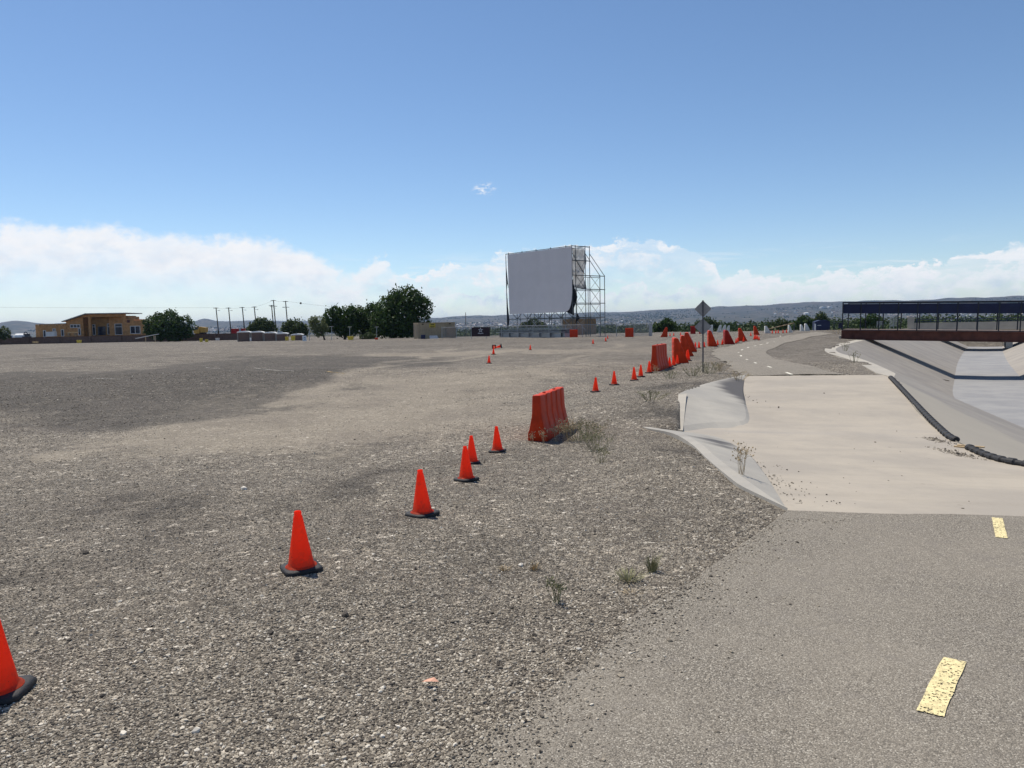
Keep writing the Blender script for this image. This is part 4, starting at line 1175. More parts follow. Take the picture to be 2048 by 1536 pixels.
# grey sheet on the rear side of the scaffold
gv = []; ny, nz = 9, 14
for j in range(nz + 1):
    for i_ in range(ny + 1):
        y = .12 + 2.62 * i_ / ny; z = z1 - .25 - (z1 - 7.35) * j / nz - (.25 * i_ / ny if j == nz else 0)
        gv.append((L_ - .12 + .12 * math.sin(i_ * 1.9 + j * .7), y + (.22 * math.sin(j * .5) if i_ == ny else 0), z))
gf = [(j * (ny + 1) + i_, j * (ny + 1) + i_ + 1, (j + 1) * (ny + 1) + i_ + 1, (j + 1) * (ny + 1) + i_) for j in range(nz) for i_ in range(ny)]
b = MB().add(gv, gf); o = b.build("rear_sheet", M['tarp_grey'], root, smooth=True)
sm = o.modifiers.new("thickness", 'SOLIDIFY'); sm.thickness = .02
lev = [.3, 2.8, 4.85, 6.85, 8.8, 10.9, 12.9]
xs_ = [.05 + (L_ - .1) * k / 6 for k in range(7)]
ROWY = (0, .7, 2.7, 3.6, 5.75, 6.75)
def bar(name, a, b_, r=.045, m='steel'):
    MB().tube(a, b_, r, 6).build(name, M[m], root)
for k, x in enumerate(xs_):
    end = k == 6
    for y in (ROWY if end else (0, 2.7, 5.75)):
        topz = (12.9 if y < 5 else 8.8)
        bar("upright", (x, y, -.1), (x, y, topz + (.15 if end else 0)), .055 if end else .045)
for y in (0, 2.7, 5.75):
    for z in (2.8,) + ((12.9,) if y < 5 else ()):
        bar("ledger", (0, y, z), (L_, y, z), .055)
for z in lev[1:]:
    y1 = 6.75 if z < 9 else 3.6
    bar("ledger", (L_, 0, z), (L_, y1, z), .065)
    bar("ledger", (L_ - .9, 0, z - .16), (L_ - .9, y1, z - .16), .045)
for k in range(5):
    za, zb = lev[k], lev[k + 1]
    bar("brace", (L_, .7, zb), (L_, 2.7, za), .03)
    bar("brace", (L_, 2.7, zb), (L_, .7, za), .022)
    if zb < 9:
        bar("brace", (L_, 3.6, zb), (L_, 5.75, za), .034)
        bar("brace", (L_, 5.75, zb), (L_, 3.6, za), .022)
bar("brace", (L_, .0, 11.9), (L_, 2.7, 8.8), .04); bar("brace", (L_, 3.6, 11.9), (L_, 6.75, 8.8), .045); bar("brace", (L_, 2.7, 11.9), (L_, 5.75, 8.8), .045)
for k in range(6):
    xa, xb = xs_[k], xs_[k + 1]; xm = (xa + xb) / 2
    bar("brace", (xb, 0, 2.8), (xm, 0, 3.75), .05); bar("brace", (xb, 0, 2.8), (xb + (xb - xm) * .98 if k < 5 else xb, 0, 3.75), .05)
    bar("brace", (xa, 2.7, .9), (xb, 2.7, 2.8), .03, 'galv' if k % 2 else 'steel'); bar("brace", (xb, 2.7, .9), (xa, 2.7, 2.8), .03, 'galv')
    bar("brace", (xa, 0, 1.0), (xb, 0, 2.7), .03, 'galv' if k % 2 == 0 else 'steel')
# bench platform below the screen
root = empty("stage_platform", (SL.x, SL.y, -.32), SA, "long low grey platform with bench planks under the screen", "platform")
b = MB(); b.box((L_ / 2 + .8, -1.2, .30), (L_ - 1.0, 1.6, .62)); b.build("base", M['galv'], root)
for k, (y, z) in enumerate(((-2.2, .78), (-1.2, 1.12), (-.4, 1.3))):
    b = MB(); b.box((L_ / 2 + .3, y, z), (L_ + .5 - k * .6, .30, .06)); b.build("bench_plank", M['galv'], root)
for k in range(7):
    b = MB(); b.box((.8 + (L_ - 1) * k / 6, -1.3, .62), (.08, 1.9, 1.0)); b.build("support", M['steel'], root)

# ------------------------------------------------------------------ containers
def container(root, L, Wd, Hh, m, ribs, dm):
    """corrugated shipping container, long side along local x, doors at x = 0"""
    pts = []
    n = int(L / ribs); amp = .035
    for k in range(n):
        for t, d in ((.0, 0), (.35, 0), (.5, amp), (.85, amp)): pts.append(((k + t) / n * L, d))
    pts.append((L, 0))
    V = []; Fs = []
    for y0, sgn in ((0, 1), (Wd, -1)):
        o = len(V)
        V += [(x, y0 + sgn * d, .15) for x, d in pts] + [(x, y0 + sgn * d, Hh - .12) for x, d in pts]
        k = len(pts); Fs += [(o + i, o + i + 1, o + k + i + 1, o + k + i) for i in range(k - 1)]
    b = MB().add(V, Fs)
    b.box((L / 2, Wd / 2, Hh - .06), (L, Wd - .02, .1)); b.box((L / 2, Wd / 2, .08), (L, Wd - .02, .14)); b.box((L - .03, Wd / 2, Hh / 2), (.05, Wd - .1, Hh - .2))
    b.build("body", m, root)
    b = MB()
    for x in (.07, L - .07):
        for y in (.03, Wd - .03): b.box((x, y, Hh / 2), (.15, .10, Hh + .02))
    for y in (.0, Wd): b.box((L / 2, y, Hh - .05), (L - .32, .09, .13)); b.box((L / 2, y, .08), (L - .32, .09, .17))
    b.build("corner_frame", m, root)
    for k in range(2):
        b = MB(); b.box((-.02, Wd * (.27 + .46 * k), Hh / 2), (.06, Wd * .43, Hh - .3)); d_ = b.build("door", m, root)
        b = MB()
        for dy in (-.25, .25): b.tube((-.08, Wd * (.27 + .46 * k) + dy, .15), (-.08, Wd * (.27 + .46 * k) + dy, Hh - .15), .03, 6); b.box((-.09, Wd * (.27 + .46 * k) + dy + .08, 1.1), (.03, .25, .06))
        b.build("locking_bar", dm, d_)
P = far(837, 678.6, 120)
root = empty("shipping_container", P, R(24), "tan shipping container with barred end doors and a yellow sign", "container")
container(root, 6.06, 2.44, 2.55, M['tan'], .28, M['bank'])
b = MB(); b.box((2.3, -.05, 2.1), (1.0, .02, .62)); s_ = b.build("warning_sign", M['yellow'], root)
b = MB()
for k, (w_, z) in enumerate(((.62, 2.28), (.46, 2.20), (.82, 2.03), (.74, 1.94), (.55, 1.86))): b.box((2.3 + .03 * (k % 2), -.063, z), (w_, .006, .05 if k > 1 else .07))
b.build("lettering", M['wire'], s_)
for x in (.75, 5.2):
    b = MB(); b.box((x, -.06, 2.32), (.28, .04, .12)); b.build("vent", M['tarp_black'], root)
b = MB(); b.box((5.25, -.35, 1.0), (1.55, .06, 1.75)); b.build("side_board", M['tan_dark'], root)
P2 = far(846.5, 678.6, 118.5); b = MB(); b.box((0, 0, .33), (.62, .5, .66)); b.box((0, 0, .69), (.68, .56, .05)); o = b.build("plastic_tub", M['blue'], bevel=.02); o.location = P2
tag(o, "dark blue tub against the tan container's side", "tub")
P2 = far(871, 678.4, 118.5); b = MB(); b.prism([(-.85, 0), (.55, 0), (.25, .62), (-.95, .62)], 0, .05); b.prism([(-.98, .58), (-.9, .58), (-.75, 0), (-.85, 0)], .05, .5); o = b.build("leaning_board", M['silver']); o.location = P2; o.rotation_euler = (R(-25), 0, 0)
tag(o, "pale blue grey board leaning against the tan container", "board")
P = far(1126, 661, 133); P.z = -.6
root = empty("storage_container", P, R(-3), "brown tan container partly hidden behind the right scaffold", "container")
container(root, 5.7, 2.4, 2.95, M['tan_dark'], .28, M['bank'])
P = far(463, 668, 232); P.z = -1.0
root = empty("red_container", P, R(2), "bright red container with a grey end beside the utility poles", "container")
container(root, 4.6, 2.4, 3.0, M['red'], .3, M['white'])
b = MB(); b.box((2.6, -.09, 1.5), (.55, .06, 2.9)); b.build("grey_panel", M['galv'], root)

# ------------------------------------------------------------------ mesh fence along the lot edge
m = bpy.data.materials.new("chain_link"); m.use_nodes = True
g = NG(m.node_tree); bs = g.n['Principled BSDF']; bs.inputs['Base Color'].default_value = (.36, .38, .39, 1); bs.inputs['Metallic'].default_value = .4; bs.inputs['Roughness'].default_value = .5
t = g.node('ShaderNodeTexCoord').outputs['Object']; sp_ = g.node('ShaderNodeSeparateXYZ'); g.l.new(t, sp_.inputs[0])
fr1 = g.math('FRACT', g.math('MULTIPLY', g.math('ADD', sp_.outputs[0], sp_.outputs[2]), 16.0)); fr2 = g.math('FRACT', g.math('MULTIPLY', g.math('SUBTRACT', sp_.outputs[0], sp_.outputs[2]), 16.0))
wire_ = g.math('MAXIMUM', g.math('LESS_THAN', fr1, .11), g.math('LESS_THAN', fr2, .11))
tr = g.node('ShaderNodeBsdfTransparent'); ms = g.node('ShaderNodeMixShader'); g.put(ms.inputs[0], wire_)
g.l.new(tr.outputs[0], ms.inputs[1]); g.l.new(bs.outputs[0], ms.inputs[2]); g.l.new(ms.outputs[0], g.n['Material Output'].inputs[0])
M['mesh'] = m
fa, fb = far(884, 677, 117), far(1304, 672.5, 104.5)
fa.z = float(zg(fa.x, fa.y)); fb.z = float(zg(fb.x, fb.y))
fl_ = math.hypot(fb.x - fa.x, fb.y - fa.y)
root = empty("mesh_fence", fa, math.atan2(fb.y - fa.y, fb.x - fa.x), "grey chain link fence running below the screen from the tan container", "fence")
root.rotation_euler.y = -math.atan2(fb.z - fa.z, fl_)
hf = 1.72
b = MB(); b.tube((0, 0, hf), (fl_, 0, hf), .04, 6); b.build("top_rail", M['galv'], root)
b = MB(); b.box((fl_ / 2, .02, hf / 2), (fl_, .004, hf - .06)); b.build("wire_mesh", M['mesh'], root)
for k in range(14):
    b = MB(); b.tube((fl_ * k / 13, 0, -.2), (fl_ * k / 13, 0, hf + .06), .042, 6); b.build("post", M['galv'], root)
b = MB()
for k in range(22): b.tube((fl_ - 2.4 + k * .11, -.06, 0), (fl_ - 2.4 + k * .11, -.06, hf), .014, 4)
b.tube((fl_ - .35, -.06, 0), (fl_ - .35, -.06, hf + .1), .05, 6); b.box((fl_ - .18, -.06, hf / 2), (.28, .03, hf))
b.build("gate_panel", M['galv'], root)
# banner with a star hung on the fence
kx = (967.5 - 884) / (1304 - 884) * fl_
ba = fa + (fb - fa) * ((967.5 - 884 + 2) / 420)
root = empty("fence_banner", (ba.x, ba.y, fa.z), math.atan2(fb.y - fa.y, fb.x - fa.x), "dark maroon banner with a silver star tied to the mesh fence", "banner")
bw, bh = 2.95, 1.35
b = MB(); b.box((0, -.07, .95), (bw, .02, bh)); b.build("cloth", M['banner'], root)
def star(cx, cz, r1, r2, y):
    P_ = [(cx + (r1 if k % 2 == 0 else r2) * math.sin(k * math.pi / 5), cz + (r1 if k % 2 == 0 else r2) * math.cos(k * math.pi / 5)) for k in range(10)]
    return P_
b = MB(); b.prism(star(0, 1.20, .42, .17, 0), -.095, -.085); b.build("star_emblem", M['silver'], root)
b = MB(); b.prism(star(0, 1.20, .20, .08, 0), -.105, -.1); b.build("star_centre", M['banner'], root)
b = MB()
for k in range(9): b.box((-.40 + k * .10, -.09, .70 + .035 * abs(k - 4) / 4), (.075, .01, .11))
b.build("lettering", M['silver'], root)
b = MB(); b.tube((0, 0, -.2), (0, 0, 4.6), .055, 8, .045); o = b.build("utility_pole", M['wood']); q0 = far(932, 660, 140); o.location = (q0.x, q0.y, -.6)
tag(o, "short bare dark pole standing behind the mesh fence beside the banner", "pole")

# ------------------------------------------------------------------ row of portable toilets, boards and small bins
def make_toilet():
    root = empty("portable_toilet")
    w_, d_ = 1.12, 1.15
    b = MB(); b.box((0, d_ / 2, 1.02), (w_, d_, 2.04)); b.build("cabin", M['toilet'], root, bevel=.03)
    b = MB(); b.box((.02, -.012, 1.0), (.72, .03, 1.86)); dr = b.build("door", M['toilet'], root, bevel=.01)
    b = MB(); b.box((.30, -.05, 1.0), (.05, .06, .16)); b.build("handle", M['post'], dr)
    for x in (-w_ / 2, w_ / 2): MB().box((x, .02, 1.0), (.08, .08, 1.98)).build("corner_post", M['bank'], root)
    b = MB(); prof = [(-w_ / 2 - .07, 2.043), (w_ / 2 + .07, 2.043), (w_ / 2 + .06, 2.13), (w_ * .3, 2.27), (0, 2.31), (-w_ * .3, 2.27), (-w_ / 2 - .06, 2.13)]
    b.prism(prof, -.07, d_ + .07); b.build("roof", M['toilet_roof'], root, bevel=.03, smooth=True)
    b = MB(); b.box((0, d_ / 2, 2.02), (w_ + .03, d_ + .03, .05)); b.build("eave_band", M['toilet_roof'], root)
    return root
tp = make_toilet()
for k, (xa, xb, t0, lab) in enumerate(((474, 500, 662, "leftmost of five brown portable toilets with white roofs"), (501, 526.5, 662.3, "second brown portable toilet from the red container"),
        (527, 551.5, 663.6, "middle one of the five brown portable toilets"), (551.5, 575, 665, "brown portable toilet with a yellow bin at its corner"), (581.5, 605.5, 667.2, "brown portable toilet standing apart at the row's end"))):
    D = 2.62 * F / 25 * .92 + k * 4
    P = far((xa + xb) / 2, t0, 140)
    o = tp if k == 0 else copy_tree(tp)
    sc_ = (xb - xa) / F * P.y / 1.26
    P.z -= 2.31 * .92
    o.location = P; o.scale = (sc_, sc_, .92); o.rotation_euler = (0, 0, -math.atan2(P.x, P.y) + R(-8))
    tag(o, lab, "portable toilet", "portable toilets behind the lot")
def box_bin(px0, px1, t0, b0, D, m, name, lab, cat, rim=True):
    P = far((px0 + px1) / 2, b0, D); w_ = (px1 - px0) / F * D; h_ = (b0 - t0) / F * D
    b = MB(); s_ = w_ / 2
    b.add([(-s_ * .85, -s_ * .85, 0), (s_ * .85, -s_ * .85, 0), (s_ * .85, s_ * .85, 0), (-s_ * .85, s_ * .85, 0), (-s_, -s_, h_), (s_, -s_, h_), (s_, s_, h_), (-s_, s_, h_)],
          [(3, 2, 1, 0), (4, 5, 6, 7), (0, 1, 5, 4), (1, 2, 6, 5), (2, 3, 7, 6), (3, 0, 4, 7)])
    if rim: b.box((0, 0, h_ * 1.03), (w_ * 1.06, w_ * 1.06, h_ * .07))
    o = b.build(name, m, bevel=min(.02, w_ * .05)); o.location = P
    return tag(o, lab, cat)
for px0, px1, t0, b0, D, mk, lab, cat in ((571, 577, 674, 681, 112, 'yellow', "yellow bin in front of the fourth brown toilet", "bin"), (583, 590, 672.5, 681, 112, 'yellow', "yellow bin in front of the last brown toilet", "bin"),
        (696, 706.5, 673, 679.6, 122, 'yellow', "yellow bin under the dark trees", "bin"), (155, 162, 680.5, 685.5, 150, 'yellow', "yellow bin before the brown wall and the unfinished house", "bin"),
        (400, 405, 677, 684, 125, 'yellow', "taller of two yellow bins right of the round tree", "bin"), (411, 416, 679, 684, 125, 'yellow', "shorter of two yellow bins right of the round tree", "bin"),
        (432, 438.5, 676.5, 681, 125, 'silver', "small pale grey box before the brown wall", "box"), (67, 75, 683, 686, 150, 'gold', "low straw coloured box by the brown wall", "box"),
        (750, 756, 676, 680.3, 122, 'barrier', "small orange box under the big dark tree", "box"), (500, 502.5, 676, 681.4, 112, 'toilet_roof', "small white can between two brown toilets", "box")):
    box_bin(px0, px1, t0, b0, D, M[mk], "storage_bin", lab, cat)
P = far(609, 682, 118)
root = empty("sandwich_board", P, R(25), "white folding board leaning open beside the last toilet", "sign board")
for sy in (-1, 1):
    b = MB(); b.add([(-.28, sy * .28, 0), (.28, sy * .28, 0), (.28, sy * .02, .82), (-.28, sy * .02, .82), (-.28, sy * .32, 0), (.28, sy * .32, 0), (.28, sy * .06, .82), (-.28, sy * .06, .82)],
                    [(0, 1, 2, 3), (7, 6, 5, 4), (0, 4, 5, 1), (1, 5, 6, 2), (2, 6, 7, 3), (3, 7, 4, 0)])
    b.build("panel", M['white'], root)
b = MB()
for z, y in ((.25, -.23), (.5, -.155)): b.box((0, y - .01, z), (.2, .012, .1))
b.build("printed_mark", M['post'], root)
for px, t0, b0, D, lab in ((619, 654, 680, 125, "thin pale post left of the light green tree"), (663, 652, 680, 128, "thin pale post among the dark trees, nearest the light green tree"), (699, 653, 680, 124, "thin pale post standing over the yellow bin"), (753, 653, 681, 124, "thin pale post over the small orange box")):
    P = far(px, b0, D); b = MB(); hh = (b0 - t0) / F * D
    b.tube((0, 0, -.2), (.12, 0, hh), .05, 6, .04); b.tube((-.25, 0, hh - .1), (.45, 0, hh - .1), .02, 5)
    o = b.build("light_post", M['galv']); o.location = P; tag(o, lab, "post")
# slanting white shade panel
P = far(298, 683.5, 150)
root = empty("shade_panel", P, R(6), "white slanting shade panel on short posts before the round tree", "shade panel")
b = MB(); b.add([(-2.15, -1, .75), (1.55, -1, 1.42), (1.55, 1.2, 1.50), (-2.15, 1.2, .83), (-2.15, -1, .66), (1.55, -1, 1.33), (1.55, 1.2, 1.41), (-2.15, 1.2, .74)],
                [(0, 1, 2, 3), (7, 6, 5, 4), (0, 4, 5, 1), (1, 5, 6, 2), (2, 6, 7, 3), (3, 7, 4, 0)]); b.build("panel", M['toilet_roof'], root)
for x in (-.6, 1.2):
    b = MB(); b.box((x, 0, .5), (.14, .14, 1.0 + .09 * x)); b.build("post", M['gold'], root)
b = MB(); b.box((1.15, -.2, .75), (.42, .3, .8)); b.build("meter_box", M['tan'], root)

# ------------------------------------------------------------------ brown wall and the unfinished house
wa, wb = far(-60, 690, 205), far(497, 684, 196)
wl = math.hypot(wb.x - wa.x, wb.y - wa.y)
root = empty("block_wall", (wa.x, wa.y, -1.2), math.atan2(wb.y - wa.y, wb.x - wa.x), "long low brown block wall in front of the unfinished house", "wall")
b = MB(); b.box((wl / 2, 0, .9), (wl, .25, 2.0)); b.build("wall_face", M['blockwall'], root)
b = MB(); b.box((wl / 2, 0, 1.94), (wl + .1, .36, .08)); b.build("coping", M['rust'], root)
for k in range(10):
    b = MB(); b.box((wl * k / 9, -.08, .92), (.5, .5, 2.02)); b.build("pier", M['blockwall'], root)
HD = 228.0; q_ = HD / F
def HX(px): return (px - 182) * q_
def HZ(px, py): return 1.75 + (648 - .02 * (px - 1024) - py) * q_
hp_ = far(182, 680, HD)
root = empty("unfinished_house", (hp_.x, HD, 0), R(0), "unfinished house sheathed in orange board with a tall sloping porch roof", "house")
HB = -1.2
def wallbox(n, x0, x1, zt, y0, y1, m): MB().box(((HX(x0) + HX(x1)) / 2, (y0 + y1) / 2, (zt + HB) / 2), (HX(x1) - HX(x0), y1 - y0, zt - HB)).build(n, m, root)
wallbox("left_wing", 73, 134, HZ(100, 648.5), 0, 9, M['osb'])
b = MB(); b.box(((HX(80) + HX(134)) / 2, -.02, HZ(105, 648.2)), (HX(134) - HX(80), .12, .18)); b.build("parapet_cap", M['roof'], root)
for px in (80, 91, 101, 114.5, 127.5):
    b = MB(); b.tube((HX(px), -.45, HZ(px, 651)), (HX(px), .1, HZ(px, 651)), .13, 8); b.build("roof_beam_end", M['gold'], root)
zl, zr = HZ(130, 643.5), HZ(177, 629)
b = MB(); b.prism([(HX(134), HB), (HX(165.5), HB), (HX(165.5), zl + (zr - zl) * .72), (HX(134), zl + (zr - zl) * .05)], .1, 9); b.build("gable_wall", M['osb'], root)
wallbox("porch_back", 165.4, 245, HZ(210, 632), 3.4, 9, M['osb_in'])
b = MB(); b.box(((HX(165.6) + HX(252)) / 2, .5, HZ(205, 631.3)), (HX(252) - HX(165.6), .6, .85)); b.build("porch_beam", M['osb'], root)
for a_, b_ in ((164, 167.5), (178, 183), (245, 252)): wallbox("porch_column", a_, b_, HZ((a_ + b_) / 2, 633.5), .15, .85, M['osb'])
wallbox("porch_side", 212.5, 251.9, HZ(230, 633.4), 2.2, 8.9, M['osb'])
b = MB(); b.prism([(HX(129), zl - .1), (HX(177), zr + .05), (HX(257), HZ(257, 627.4)), (HX(257), HZ(257, 625.7)), (HX(177), zr + .30), (HX(129), zl + .12)], -1.0, 9.5); b.build("porch_roof", M['roof'], root)
b = MB(); b.prism([(HX(127), HZ(130, 637.8)), (HX(150), HZ(150, 637.2)), (HX(150), HZ(150, 636)), (HX(127), HZ(130, 636.6))], 5, 10); b.build("rear_roof", M['roof'], root)
wallbox("right_wing", 252.1, 290, HZ(270, 642.3), .2, 9, M['osb'])
wallbox("parapet_step", 252.1, 268.5, HZ(260, 638.6), .3, 8, M['osb'])
b = MB(); b.box(((HX(255) + HX(261)) / 2, .25, HZ(258, 643)), (.9, .2, .75)); b.build("scupper", M['rust'], root)
def win(x0, x1, t0, b0, panes, y, transom=0):
    w_, zt, zb = HX(x1) - HX(x0), HZ((x0 + x1) / 2, t0), HZ((x0 + x1) / 2, b0)
    cx, cz = (HX(x0) + HX(x1)) / 2, (zt + zb) / 2; f_ = .13
    b = MB(); b.box((cx, y + .02, cz), (w_ - .06, .04, zt - zb - .06)); o = b.build("window", M['glass'], root)
    b = MB()
    b.box((cx, y - .03, zt - f_ / 2), (w_, .1, f_)); b.box((cx, y - .03, zb + f_ / 2), (w_, .1, f_))
    for x in [HX(x0) + f_ / 2, HX(x1) - f_ / 2] + [HX(x0) + w_ * k / panes for k in range(1, panes)]: b.box((x, y - .03, cz), (f_, .098, zt - zb - .26))
    if transom: b.box((cx, y - .03, HZ((x0 + x1) / 2, transom)), (w_ - .27, .096, f_))
    b.build("frame", M['white'], o)
win(142, 162, 649, 655.8, 3, .06); win(157.3, 162.5, 656.4, 670.5, 1, .06); win(88, 93.5, 660.5, 674, 1, -.04); win(123.5, 129.5, 659, 672.5, 1, -.04); win(107, 113.5, 657.2, 663, 2, -.04)
win(223.5, 238.5, 647.5, 669.8, 1, 2.16, 653.8); win(261, 281, 652, 667.5, 2, .15); win(204, 211, 647.5, 669, 1, 3.36, 653.6); win(174, 180, 649, 671, 1, 3.36, 654)
b = MB(); b.box(((HX(184) + HX(201)) / 2, 3.36, HZ(192, 662)), (2.4, .06, 2.6)); b.build("doorway", M['glass'], root)
b = MB(); b.box((HX(244), 1.9, HZ(243, 663)), (.7, .08, 2.0)); b.build("door_panel", M['bank'], root)
# lumber pile, white crate and workers' scaffold planks beside the house
P = far(103, 673.5, 222); b = MB(); b.box((0, 0, .75), (2.5, 1.2, 1.3)); 
for k in range(4): b.box((-.95 + k * .62, -.62, .75), (.06, .05, 1.2))
b.box((0, 0, 1.42), (2.6, 1.3, .06)); o = b.build("white_crate", M['white']); o.location = P; tag(o, "white slatted crate standing before the house's left wing", "crate")
P = far(145, 671.5, 222)
root = empty("lumber_stack", P, 0, "low stack of pale lumber on trestles before the house", "lumber")
b = MB()
for k in range(3): b.box((.1 * k, .12 * k, .85 + .09 * k), (3.6 - .5 * k, .5, .08))
b.build("boards", M['gold'], root)
for x in (-1.0, .9):
    b = MB(); b.box((x, 0, .4), (.6, .4, .78)); b.build("trestle", M['tan_dark'], root)

# ------------------------------------------------------------------ vehicles behind the wall
def truck(name, P, rz, lab, body, L, tank, cat):
    root = empty(name, P, rz, lab, cat)
    b = MB(); b.box((L / 2, 0, .75), (L, 1.1, .18)); b.build("chassis", M['post'], root)
    b = MB(); b.prism([(0, .6), (1.75, .6), (1.75, 2.55), (.55, 2.6), (.2, 1.7), (0, 1.5)], -1.05, 1.05); cb = b.build("cab", body, root, bevel=.06, smooth=True)
    b = MB(); b.add([(.21, -1.062, 1.72), (1.3, -1.062, 1.72), (1.3, -1.062, 2.4), (.58, -1.062, 2.45), (.21, -1.08, 1.72), (1.3, -1.08, 1.72), (1.3, -1.08, 2.4), (.58, -1.08, 2.45)], [(0, 1, 2, 3), (7, 6, 5, 4), (0, 4, 5, 1), (1, 5, 6, 2), (2, 6, 7, 3), (3, 7, 4, 0)]); b.build("window", M['glass'], cb)
    b = MB()
    if tank:
        b.add([(x, 1.05 * math.cos(a), 1.95 + .95 * math.sin(a)) for x in (2.0, L) for a in np.linspace(0, 6.283, 16, endpoint=False)],
              [(i, (i + 1) % 16, 16 + (i + 1) % 16, 16 + i) for i in range(16)] + [tuple(range(16)), tuple(range(31, 15, -1))])
    else:
        b.prism([(2.0, .9), (L, .9), (L + .2, 2.3), (1.95, 2.5)], -1.1, 1.1)
    b.build("tank" if tank else "dump_bed", body, root, smooth=True)
    for x in (.9, L - 1.9, L - .75):
        for y in (-.85, .85):
            b = MB(); b.tube((x, y - .15, .48), (x, y + .15, .48), .48, 16); wv = b.build("wheel", M['tyre'], root)
    return root
truck("tank_truck", far(20, 683, 225) * 1.0, R(0), "white tank truck parked behind the brown wall left of the house", M['toilet_roof'], 5.6, True, "truck").location.z = -1.1
truck("dump_truck", far(391, 683, 226) * 1.0, R(0), "amber yellow dump truck behind the wall right of the round tree", M['amber'], 3.3, False, "truck").location.z = .2
P = far(54, 676, 223)
root = empty("loader", (P.x, P.y, -1.0), 0, "dark loader with a curved arm behind the wall beside the white tank truck", "loader")
b = MB(); b.box((0, 0, 1.5), (1.9, 1.4, 1.0)); b.box((.1, 0, 2.3), (.9, 1.2, .9)); b.build("body", M['post'], root, bevel=.05)
b = MB(); pr = None
for k in range(9):
    a = math.pi * k / 8; p = Vector((.2 - .55 * math.cos(a), -.8, 2.3 + .95 * math.sin(a)))
    if pr is not None: b.tube(pr, p, .13, 6)
    pr = p
b.build("arm", M['post'], root)
for x in (-.6, .6):
    b = MB(); b.tube((x, -.9, .5), (x, -.6, .5), .5, 14); b.build("wheel", M['tyre'], root)

# ------------------------------------------------------------------ utility poles and line
PD = 290.0
tops_ = []
for px, t0, arms, lab in ((432, 615, 1, "leftmost of the wooden utility poles left of the red container"), (457, 615, 1, "utility pole just left of the red container"), (484.5, 614, 1, "utility pole rising behind the red container"),
        (508.5, 613, 1, "utility pole with a lamp arm above the middle toilet"), (543, 610, 1, "utility pole tucked right beside a taller pole"), (546.8, 600, 2, "tallest utility pole with two crossarms"), (571, 602, 2, "rightmost utility pole with two crossarms")):
    P = far(px, t0, PD); zb_ = float(zg(P.x, P.y)); hh = P.z - zb_
    root = empty("utility_pole", (P.x + .35, P.y, zb_), 0, lab, "utility pole", "utility poles beyond the lot")
    b = MB(); b.tube((.25, 0, -.3), (-.35, 0, hh), .24, 8, .17); b.build("pole", M['wood'], root)
    for k in range(arms):
        z = hh - .25 - k * 2.1
        b = MB(); b.box((-.33 + .02 * k, -.2, z), (1.9 if k == 0 else 2.6, .14, .16)); ca = b.build("crossarm", M['wood'], root)
        for x in (-.85, -.3, .5): MB().tube((-.33 + x, -.2, z + .08), (-.33 + x, -.2, z + .28), .05, 6).build("insulator", M['galv'], ca)
    if arms == 1:
        b = MB(); b.tube((-.3, -.1, hh - 1.0), (.75, -.1, hh - 1.15), .05, 6); b.box((.85, -.1, hh - 1.15), (.5, .25, .18)); b.build("lamp_arm", M['galv'], root)
    tops_.append(Vector((P.x, P.y - .2, P.z - .05)))
def sag(a, b_, s_, n=14): return [a.lerp(b_, k / n) - Vector((0, 0, s_ * 4 * (k / n) * (1 - k / n))) for k in range(n + 1)]
b = MB()
line = [far(-200, 612, 330)] + tops_[:4] + [tops_[5], tops_[6], far(760, 622, 330)]
for a_, c_ in zip(line[:-1], line[1:]):
    w_ = sag(a_, c_, .35)
    for p, q2 in zip(w_[:-1], w_[1:]): b.tube(p, q2, .022, 4)
tag(b.build("power_line", M['wire']), "thin sagging power line strung between the utility poles", "power line")
w_ = sag(line[-2], line[-1], .35, 200); p = min(w_, key=lambda v: abs(1024 + F * v.x / v.y - 607))
b = MB(); b.lathe([(.02, -.40), (.25, -.32), (.38, -.12), (.40, .0), (.38, .12), (.25, .32), (.02, .40)], 16); o = b.build("marker_ball", M['wire'], smooth=True); o.location = p
tag(o, "dark marker ball hanging on the power line right of the poles", "marker ball")

# ------------------------------------------------------------------ trees
def leaves(lobes, n, size, rng, lo=.55):
    """leaf quads spread through the shells of several lobes (x, y, z, rx, ry, rz)"""
    Lb = np.array(lobes, float)
    wgt = (Lb[:, 3] * Lb[:, 5]); wgt /= wgt.sum()
    k = rng.choice(len(Lb), n, p=wgt); B = Lb[k]
    d = rng.normal(size=(n, 3)); d /= np.linalg.norm(d, axis=1)[:, None]
    lump = 1 + .34 * (vnoise(d[:, 0] * 2.6 + k * 7.1, d[:, 2] * 2.6 + d[:, 1] * 2.1, 3) - .5) * 2
    r_ = (lo + (1 - lo) * rng.random(n) ** .55) * lump * (1 + np.where(rng.random(n) < .13, rng.random(n) ** 2 * .34, 0))
    c = B[:, :3] + d * r_[:, None] * B[:, 3:6]
    a = rng.normal(size=(n, 3)) + np.array([0, 0, .15]); a /= np.linalg.norm(a, axis=1)[:, None]
    t = np.cross(a, rng.normal(size=(n, 3))); t /= np.linalg.norm(t, axis=1)[:, None]; bb = np.cross(a, t)
    s_ = size * rng.uniform(.6, 1.4, (n, 1))
    V = np.stack([c - t * s_ - bb * s_ * .55, c + t * s_ * .3 - bb * s_ * .6, c + t * s_ * 1.1, c - t * s_ * .2 + bb * s_ * .6], 1).reshape(-1, 3)
    tone = np.clip(rng.random(n) * .6 + .5 * vnoise(c[:, 0] / 1.1, c[:, 2] / 1.1 + c[:, 1], 8) - .05, 0, 1)
    return V, np.arange(4 * n).reshape(n, 4), np.repeat(tone, 4)
